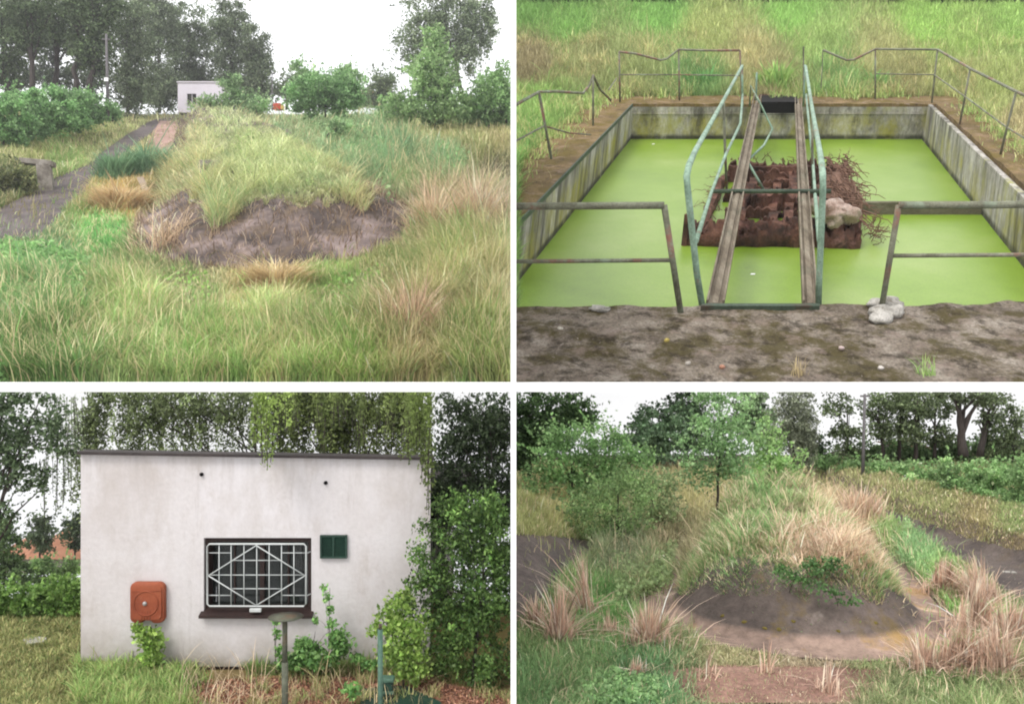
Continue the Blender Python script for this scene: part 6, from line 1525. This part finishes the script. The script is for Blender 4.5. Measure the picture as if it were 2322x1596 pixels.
mb = MB(); h_ = BR.on(2290, 1303); mb.poly([h_ + np.array(q_) * KB for q_ in ([-.06, 0, .02], [.05, -.02, .02], [.06, .03, .022], [-.04, .04, .022])], (0, 0, -.01)); tag(mb.build('pale_scrap', MT['lime']), 'small pale scrap lying on the dark track', 'scrap')
for k in range(7):
    u, v = [(1735, 1428), (1768, 1432), (1985, 1420), (1690, 1415), (1800, 1412), (1640, 1400), (1900, 1438)][k]
    c = BR.on(u, v); s = c[1] / F
    mb = MB(); lump(mb, c + [0, 0, .004], (7 * s, 6 * s, 4 * s), 6, 9, .5, k + 50)
    tag(mb.build('moss_cushion', noise_mat('moss', [(104, 92, 40), (132, 118, 56)], 20, .95, .4), smooth=True), ['brown moss cushion at the middle of the bare skirt', 'brown moss cushion just beside the middle one on the skirt', 'yellowish moss cushion far along the skirt toward the reed side', 'moss cushion low on the mossy side of the skirt', 'moss cushion close under the straw edge of the bed', 'moss cushion on the skirt nearest the white wall', 'moss cushion near the pale kerb on the skirt'][k], 'moss', 'moss cushions on the bed skirt')

# ---- shrubs and trees
def BQ(name, u, vb, d, ells, cols, label, cat, group=None, **kw):
    return plant(name, u, vb, d * KB, ells, cols, label, cat, group, panel='BR', **kw)
TG = [(92, 128, 84), (114, 150, 102), (136, 168, 122), (102, 140, 92)]
BQ('leafy_tree', 1625, 1158, 10.4, [(1640, 930, 70, 50), (1610, 990, 80, 50), (1660, 1000, 70, 50), (1610, 1060, 70, 40), (1650, 1060, 60, 34), (1590, 1095, 36, 18), (1620, 890, 60, 30)], TG, 'leafy green tree with several thin dark stems standing behind the bed', 'tree', leafpx=6.5, density=.62, clump=25, gain=.85, trunk=3, limbs=10)
for k in range(3):
    pass
BQ('leafy_shrub', 1745, 1100, 13.0, [(1740, 1000, 40, 50), (1770, 1040, 44, 40), (1735, 1060, 40, 30), (1790, 1070, 30, 24)], [(112, 152, 88), (140, 174, 112), (96, 132, 76)], 'paler green bush right beside the leafy tree', 'bush', leafpx=6.5, density=.7, clump=22, gain=.9, trunk=2, part=('stem', 'foliage'))
BQ('willow_shrub', 1400, 1255, 9.2, [(1400, 1130, 70, 50, 40), (1350, 1185, 76, 44, 40), (1430, 1190, 56, 44, 30), (1440, 1110, 56, 44), (1390, 1222, 50, 30), (1310, 1150, 50, 36)], [(88, 116, 70), (112, 142, 90), (134, 160, 110)], 'loose grey-green shrub leaning on the dark bank', 'shrub', leafpx=5.5, density=.55, clump=26, gain=.95, trunk=2.5, part=('stem', 'foliage'), limbs=9)
BQ('willow_shrub', 1475, 1230, 9.8, [(1480, 1140, 52, 56), (1515, 1180, 44, 50), (1470, 1205, 44, 36), (1510, 1100, 40, 40)], [(112, 132, 90), (138, 156, 114), (92, 116, 74)], 'airy pale shrub between the grey-green shrub and the bed', 'shrub', leafpx=5.5, density=.55, clump=22, gain=.9, trunk=1.8, part=('stem', 'foliage'), limbs=7)
BQ('tall_bush', 1300, 1150, 12.5, [(1290, 1010, 60, 50), (1350, 1000, 60, 46), (1400, 1030, 60, 40), (1300, 1070, 60, 40), (1250, 1040, 50, 50), (1360, 1060, 60, 36), (1440, 1050, 50, 40), (1230, 1090, 50, 40), (1330, 1110, 60, 34), (1420, 1090, 60, 34)], [(88, 124, 74), (110, 148, 92), (134, 168, 112)], 'tall bright green bush mass before the dark trees', 'bush', leafpx=6, density=.75, clump=26, gain=.9, trunk=3, part=('stem', 'foliage'), limbs=8)
BQ('dark_tree', 1200, 1080, 14.5, [(1200, 930, 60, 60), (1230, 990, 60, 50), (1180, 1020, 50, 60), (1290, 930, 54, 50), (1320, 960, 36, 40)], [(44, 66, 38), (62, 88, 50), (80, 108, 62)], 'dark green tree beside the white wall, taller than the bush mass', 'tree', leafpx=7, density=2.2, clump=14, gain=.9, trunk=5)
for (u, vb, ells, cols, lab, dd) in (
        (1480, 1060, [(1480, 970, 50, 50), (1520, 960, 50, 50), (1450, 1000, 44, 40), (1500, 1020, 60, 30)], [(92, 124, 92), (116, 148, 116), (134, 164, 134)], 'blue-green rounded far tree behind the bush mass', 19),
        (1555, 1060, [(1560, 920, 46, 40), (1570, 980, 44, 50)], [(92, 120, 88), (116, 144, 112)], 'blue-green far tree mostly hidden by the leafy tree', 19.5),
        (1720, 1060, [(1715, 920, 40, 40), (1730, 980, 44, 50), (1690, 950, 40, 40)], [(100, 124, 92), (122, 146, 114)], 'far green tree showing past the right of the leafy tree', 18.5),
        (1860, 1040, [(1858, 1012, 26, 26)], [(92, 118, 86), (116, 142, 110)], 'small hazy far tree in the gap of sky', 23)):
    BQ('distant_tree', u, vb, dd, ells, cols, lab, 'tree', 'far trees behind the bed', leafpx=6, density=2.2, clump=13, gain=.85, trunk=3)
BQ('birch_tree', 1800, 1060, 17.0, [(1800, 910, 44, 40), (1815, 960, 36, 50), (1780, 980, 44, 46), (1825, 1000, 30, 40)], [(98, 108, 92), (122, 132, 116), (140, 150, 134)], 'grey drooping birch at the edge of the sky gap', 'tree', leafpx=5.5, density=1.4, clump=12, gain=.8, trunk=3, strands=160, strand_len=60)
# pine-like trees with bare trunks
G2 = 'tall bare-trunked trees above the hedge'
for (u, vb, tr, ells, lab, dd) in (
        (1925, 1050, 3, [(1920, 985, 34, 30), (1900, 920, 36, 26), (1930, 1020, 36, 26)], 'slim tree at the edge of the sky gap above the hedge', 17.0),
        (2005, 1048, 4.5, [(1990, 930, 44, 40), (2010, 980, 30, 26)], 'tall tree with a slim bare trunk just past the utility pole', 16.4),
        (2040, 1048, 4.5, [(2040, 910, 40, 40), (2050, 970, 30, 26)], 'tall tree with twin bare trunks in the middle of the row', 16.8),
        (2075, 1050, 5, [(2080, 920, 46, 40), (2070, 985, 36, 30)], 'tall tree with a thick dark trunk leaning slightly', 16.2),
        (2120, 1046, 4, [(2120, 920, 40, 36), (2125, 990, 34, 30)], 'tall tree with ivy-green trunk before the thickest trunk', 17.2),
        (2185, 1030, 11, [(2170, 890, 50, 24), (2230, 900, 40, 26)], 'thickest bare trunk forking near the top', 15.4),
        (2222, 1030, 8, [(2250, 910, 40, 26), (2240, 960, 30, 24)], 'straight second trunk standing right beside the thickest one', 15.9),
        (2300, 1040, 4, [(2300, 960, 40, 36), (2270, 1000, 36, 30), (2320, 1020, 36, 26), (2250, 1020, 30, 20)], 'thin twiggy tree at the frame edge with sky between its branches', 16.0)):
    BQ('tall_tree', u, vb, dd, ells, [(58, 72, 48), (80, 96, 66), (100, 116, 84)], lab, 'tree', G2, leafpx=5.5, density=1.5, clump=15, gain=.9, trunk=tr, limbs=9, wob=.4)
BQ('dark_bush', 1990, 1050, 17.8, [(1960, 1030, 50, 24), (2030, 1025, 60, 28), (2100, 1025, 60, 30), (2180, 1020, 70, 30), (2270, 1020, 70, 34)], [(50, 72, 44), (72, 96, 60), (86, 110, 74)], 'dark undergrowth standing below the bare trunks', 'bush', leafpx=6.5, density=2.0, clump=13, gain=.9, trunk=2, part=('stem', 'foliage'))
hb_ = [(1880, 1080, [(1875, 1055, 44, 22)], 'lowest hedge bush at the far end of the track'), (1945, 1095, [(1945, 1065, 44, 28)], 'hedge bush under the utility pole'), (2015, 1110, [(2015, 1072, 46, 36)], 'hedge bush below the slim trunks'),
       (2090, 1130, [(2090, 1080, 50, 42)], 'hedge bush below the thick dark trunk'), (2170, 1150, [(2170, 1090, 54, 50)], 'hedge bush below the thickest forked trunk'), (2250, 1165, [(2250, 1095, 54, 62)], 'hedge bush below the thin twiggy tree'), (2330, 1185, [(2330, 1105, 54, 70)], 'tallest hedge bush, cut by the frame edge'), (2410, 1200, [(2410, 1110, 60, 70)], 'hedge bush beyond the frame edge')]
for i, (u, vb, ells, lab) in enumerate(hb_[:-1]):
    h_ = BR.d_of(vb)
    BQ('hedge_bush', u, vb, float(h_) / KB + .4, ells, [(86, 122, 72), (110, 146, 94), (134, 166, 114)], lab, 'bush', 'hedge along the dark track', leafpx=6, density=2.8, clump=15, gain=.85, trunk=1.5, part=('stem', 'foliage'))
d_ = 15.2 * KB; s = d_ / F
root = thing('utility_pole', at(1958, 1080, d_), 'slim grey utility pole rising out of the hedge', 'pole')
mb = MB(); mb.tube([at(1956, 1090, d_), at(1961, 893, d_)], [4 * s, 2.8 * s], 10); mb.build('post', MT['pole'], root, True)
mb = MB(); mb.box(at(1951, 900, d_) - [0, 2 * s, 0], at(1971, 896, d_) + [0, 2 * s, 0]); mb.build('crossarm', MT['pole'], root)
d_ = 30. * KB
r_ = thing('village_house', at(2105, 1045, d_), 'far house with a pale orange roof glimpsed between the trunks', 'house')
a, b = at(2085, 1046, d_), at(2128, 1024, d_)
mb = MB(); mb.box((a[0], d_, a[2]), (b[0], d_ + 2, b[2])); mb.build('wall', MT['plaster'], r_)
V = [(a[0] - .1, d_ - .2, b[2]), (b[0] + .1, d_ - .2, b[2]), (b[0] + .1, d_ + 2.2, b[2]), (a[0] - .1, d_ + 2.2, b[2]), (a[0] + .2, d_ + 1.0, b[2] + .16), (b[0] - .2, d_ + 1.0, b[2] + .16)]
mb = MB(); mb.add(V, [(0, 1, 5, 4), (2, 3, 4, 5), (1, 2, 5), (3, 0, 4), (0, 3, 2, 1)]); mb.build('roof', MT['roof_orange'], r_)
# =================================================================== white wall between the places, light, camera
mb = MB()
dw = 2.7
def wedge(mb, u0, u1, v0, v1, d0, d1, shrink=0.3):
    a = [at(u0, v1, d0), at(u1, v1, d0), at(u1, v0, d0), at(u0, v0, d0)]
    b = [at(u0 + shrink, v1, d1), at(u1 - shrink, v1, d1), at(u1 - shrink, v0, d1), at(u0 + shrink, v0, d1)]
    mb.add(a + b, [(0, 1, 2, 3), (5, 4, 7, 6), (4, 0, 3, 7), (1, 5, 6, 2), (3, 2, 6, 7), (4, 5, 1, 0)])
wedge(mb, 1158.2, 1170.4, -160, 1760, dw, 24, 0.6)
o = mb.build('partition_wall', MT['white']); tag(o, kind='structure')
mb = MB()
zt, zb = at(0, 868.2, dw)[2], at(0, 888.2, dw)[2]
xl, xr = at(1158.2, 0, dw)[0], at(1170.4, 0, dw)[0]
mb.box((-2.1, dw + .001, zb), (xl - .001, dw + .07, zt)); mb.box((xr + .001, dw + .001, zb), (2.1, dw + .07, zt))
tag(mb.build('wall_beam', MT['white']), kind='structure')

# thin summer haze that greys the far trees
mb = MB(); mb.box((-190, -4, -34), (230, 240, 64))
m, nt_h, out_h = new_mat('haze_air')
pv_ = N(nt_h, 'ShaderNodeVolumePrincipled'); pv_.inputs['Density'].default_value = 0.0005; pv_.inputs['Color'].default_value = (.95, .96, 1, 1); pv_.inputs['Anisotropy'].default_value = 0.0
nt_h.links.new(pv_.outputs[0], out_h.inputs['Volume'])
hz_ = mb.build('haze', m); tag(hz_, kind='stuff')
w = bpy.data.worlds.new('World'); scene.world = w; w.use_nodes = True
nt = w.node_tree; nt.nodes.clear()
out = nt.nodes.new('ShaderNodeOutputWorld'); bg = nt.nodes.new('ShaderNodeBackground')
tc = nt.nodes.new('ShaderNodeTexCoord'); ab = nt.nodes.new('ShaderNodeVectorMath'); ab.operation = 'ABSOLUTE'
sp = nt.nodes.new('ShaderNodeSeparateXYZ'); cb = nt.nodes.new('ShaderNodeCombineXYZ'); mz = nt.nodes.new('ShaderNodeMath'); mz.operation = 'ABSOLUTE'
nt.links.new(tc.outputs['Generated'], sp.inputs[0]); nt.links.new(sp.outputs[0], cb.inputs[0]); nt.links.new(sp.outputs[1], cb.inputs[1])
nt.links.new(sp.outputs[2], mz.inputs[0]); nt.links.new(mz.outputs[0], cb.inputs[2])
sky = nt.nodes.new('ShaderNodeTexSky'); sky.sky_type = 'NISHITA'; sky.sun_disc = False
SUN_EL, SUN_ROT = math.radians(52), math.radians(215)
sky.sun_elevation = SUN_EL; sky.sun_rotation = SUN_ROT; sky.air_density = 1.2; sky.dust_density = 4.0
nt.links.new(cb.outputs[0], sky.inputs[0])
mx = nt.nodes.new('ShaderNodeMix'); mx.data_type = 'RGBA'; mx.clamp_result = False
cn = nt.nodes.new('ShaderNodeTexNoise'); cn.inputs['Scale'].default_value = 2.2; cn.inputs['Detail'].default_value = 5
nt.links.new(cb.outputs[0], cn.inputs['Vector'])
ccr = nt.nodes.new('ShaderNodeMapRange'); ccr.inputs[1].default_value = 0.3; ccr.inputs[2].default_value = 0.7; ccr.inputs[3].default_value = 7.2; ccr.inputs[4].default_value = 8.6
nt.links.new(cn.outputs['Fac'], ccr.inputs[0])
cc = nt.nodes.new('ShaderNodeVectorMath'); cc.operation = 'SCALE'; cc.inputs[0].default_value = (1.0, 0.995, 1.0)
nt.links.new(ccr.outputs[0], cc.inputs['Scale'])
mx.inputs[0].default_value = 0.85
nt.links.new(sky.outputs[0], mx.inputs[6]); nt.links.new(cc.outputs[0], mx.inputs[7])
lowf = nt.nodes.new('ShaderNodeMapRange'); lowf.inputs[1].default_value = -0.03; lowf.inputs[2].default_value = 0.04; lowf.inputs[3].default_value = 0.68; lowf.inputs[4].default_value = 1.0
nt.links.new(sp.outputs[2], lowf.inputs[0])
lw = nt.nodes.new('ShaderNodeVectorMath'); lw.operation = 'SCALE'
nt.links.new(mx.outputs[2], lw.inputs[0]); nt.links.new(lowf.outputs[0], lw.inputs['Scale'])
nt.links.new(lw.outputs[0], bg.inputs['Color']); bg.inputs['Strength'].default_value = 0.125
nt.links.new(bg.outputs[0], out.inputs[0])

sl = bpy.data.lights.new('sun', 'SUN'); sl.energy = 1.25; sl.angle = math.radians(20); sl.color = (1.0, 0.97, 0.93)
so = bpy.data.objects.new('sun', sl); COL.objects.link(so)
dirv = Vector((math.sin(SUN_ROT) * math.cos(SUN_EL), math.cos(SUN_ROT) * math.cos(SUN_EL), math.sin(SUN_EL)))
so.rotation_euler = dirv.to_track_quat('Z', 'Y').to_euler()
so.location = (0, -5, 10)

cam = bpy.data.cameras.new('camera'); co = bpy.data.objects.new('camera', cam); COL.objects.link(co)
cam.sensor_fit = 'HORIZONTAL'; cam.sensor_width = 36; cam.lens = 36 * F / 2322
co.rotation_euler = (math.radians(90), 0, 0); cam.clip_start = 0.05; cam.clip_end = 2000
scene.camera = co
vs = scene.view_settings
vs.view_transform = 'Standard'; vs.look = 'None'; vs.gamma = 1; vs.use_curve_mapping = False; vs.exposure = 0.8
scene.cycles.max_bounces = 6; scene.cycles.diffuse_bounces = 3; scene.cycles.transmission_bounces = 4; scene.cycles.transparent_max_bounces = 8
scene.cycles.filter_width = 2.0
scene.cycles.use_adaptive_sampling = True
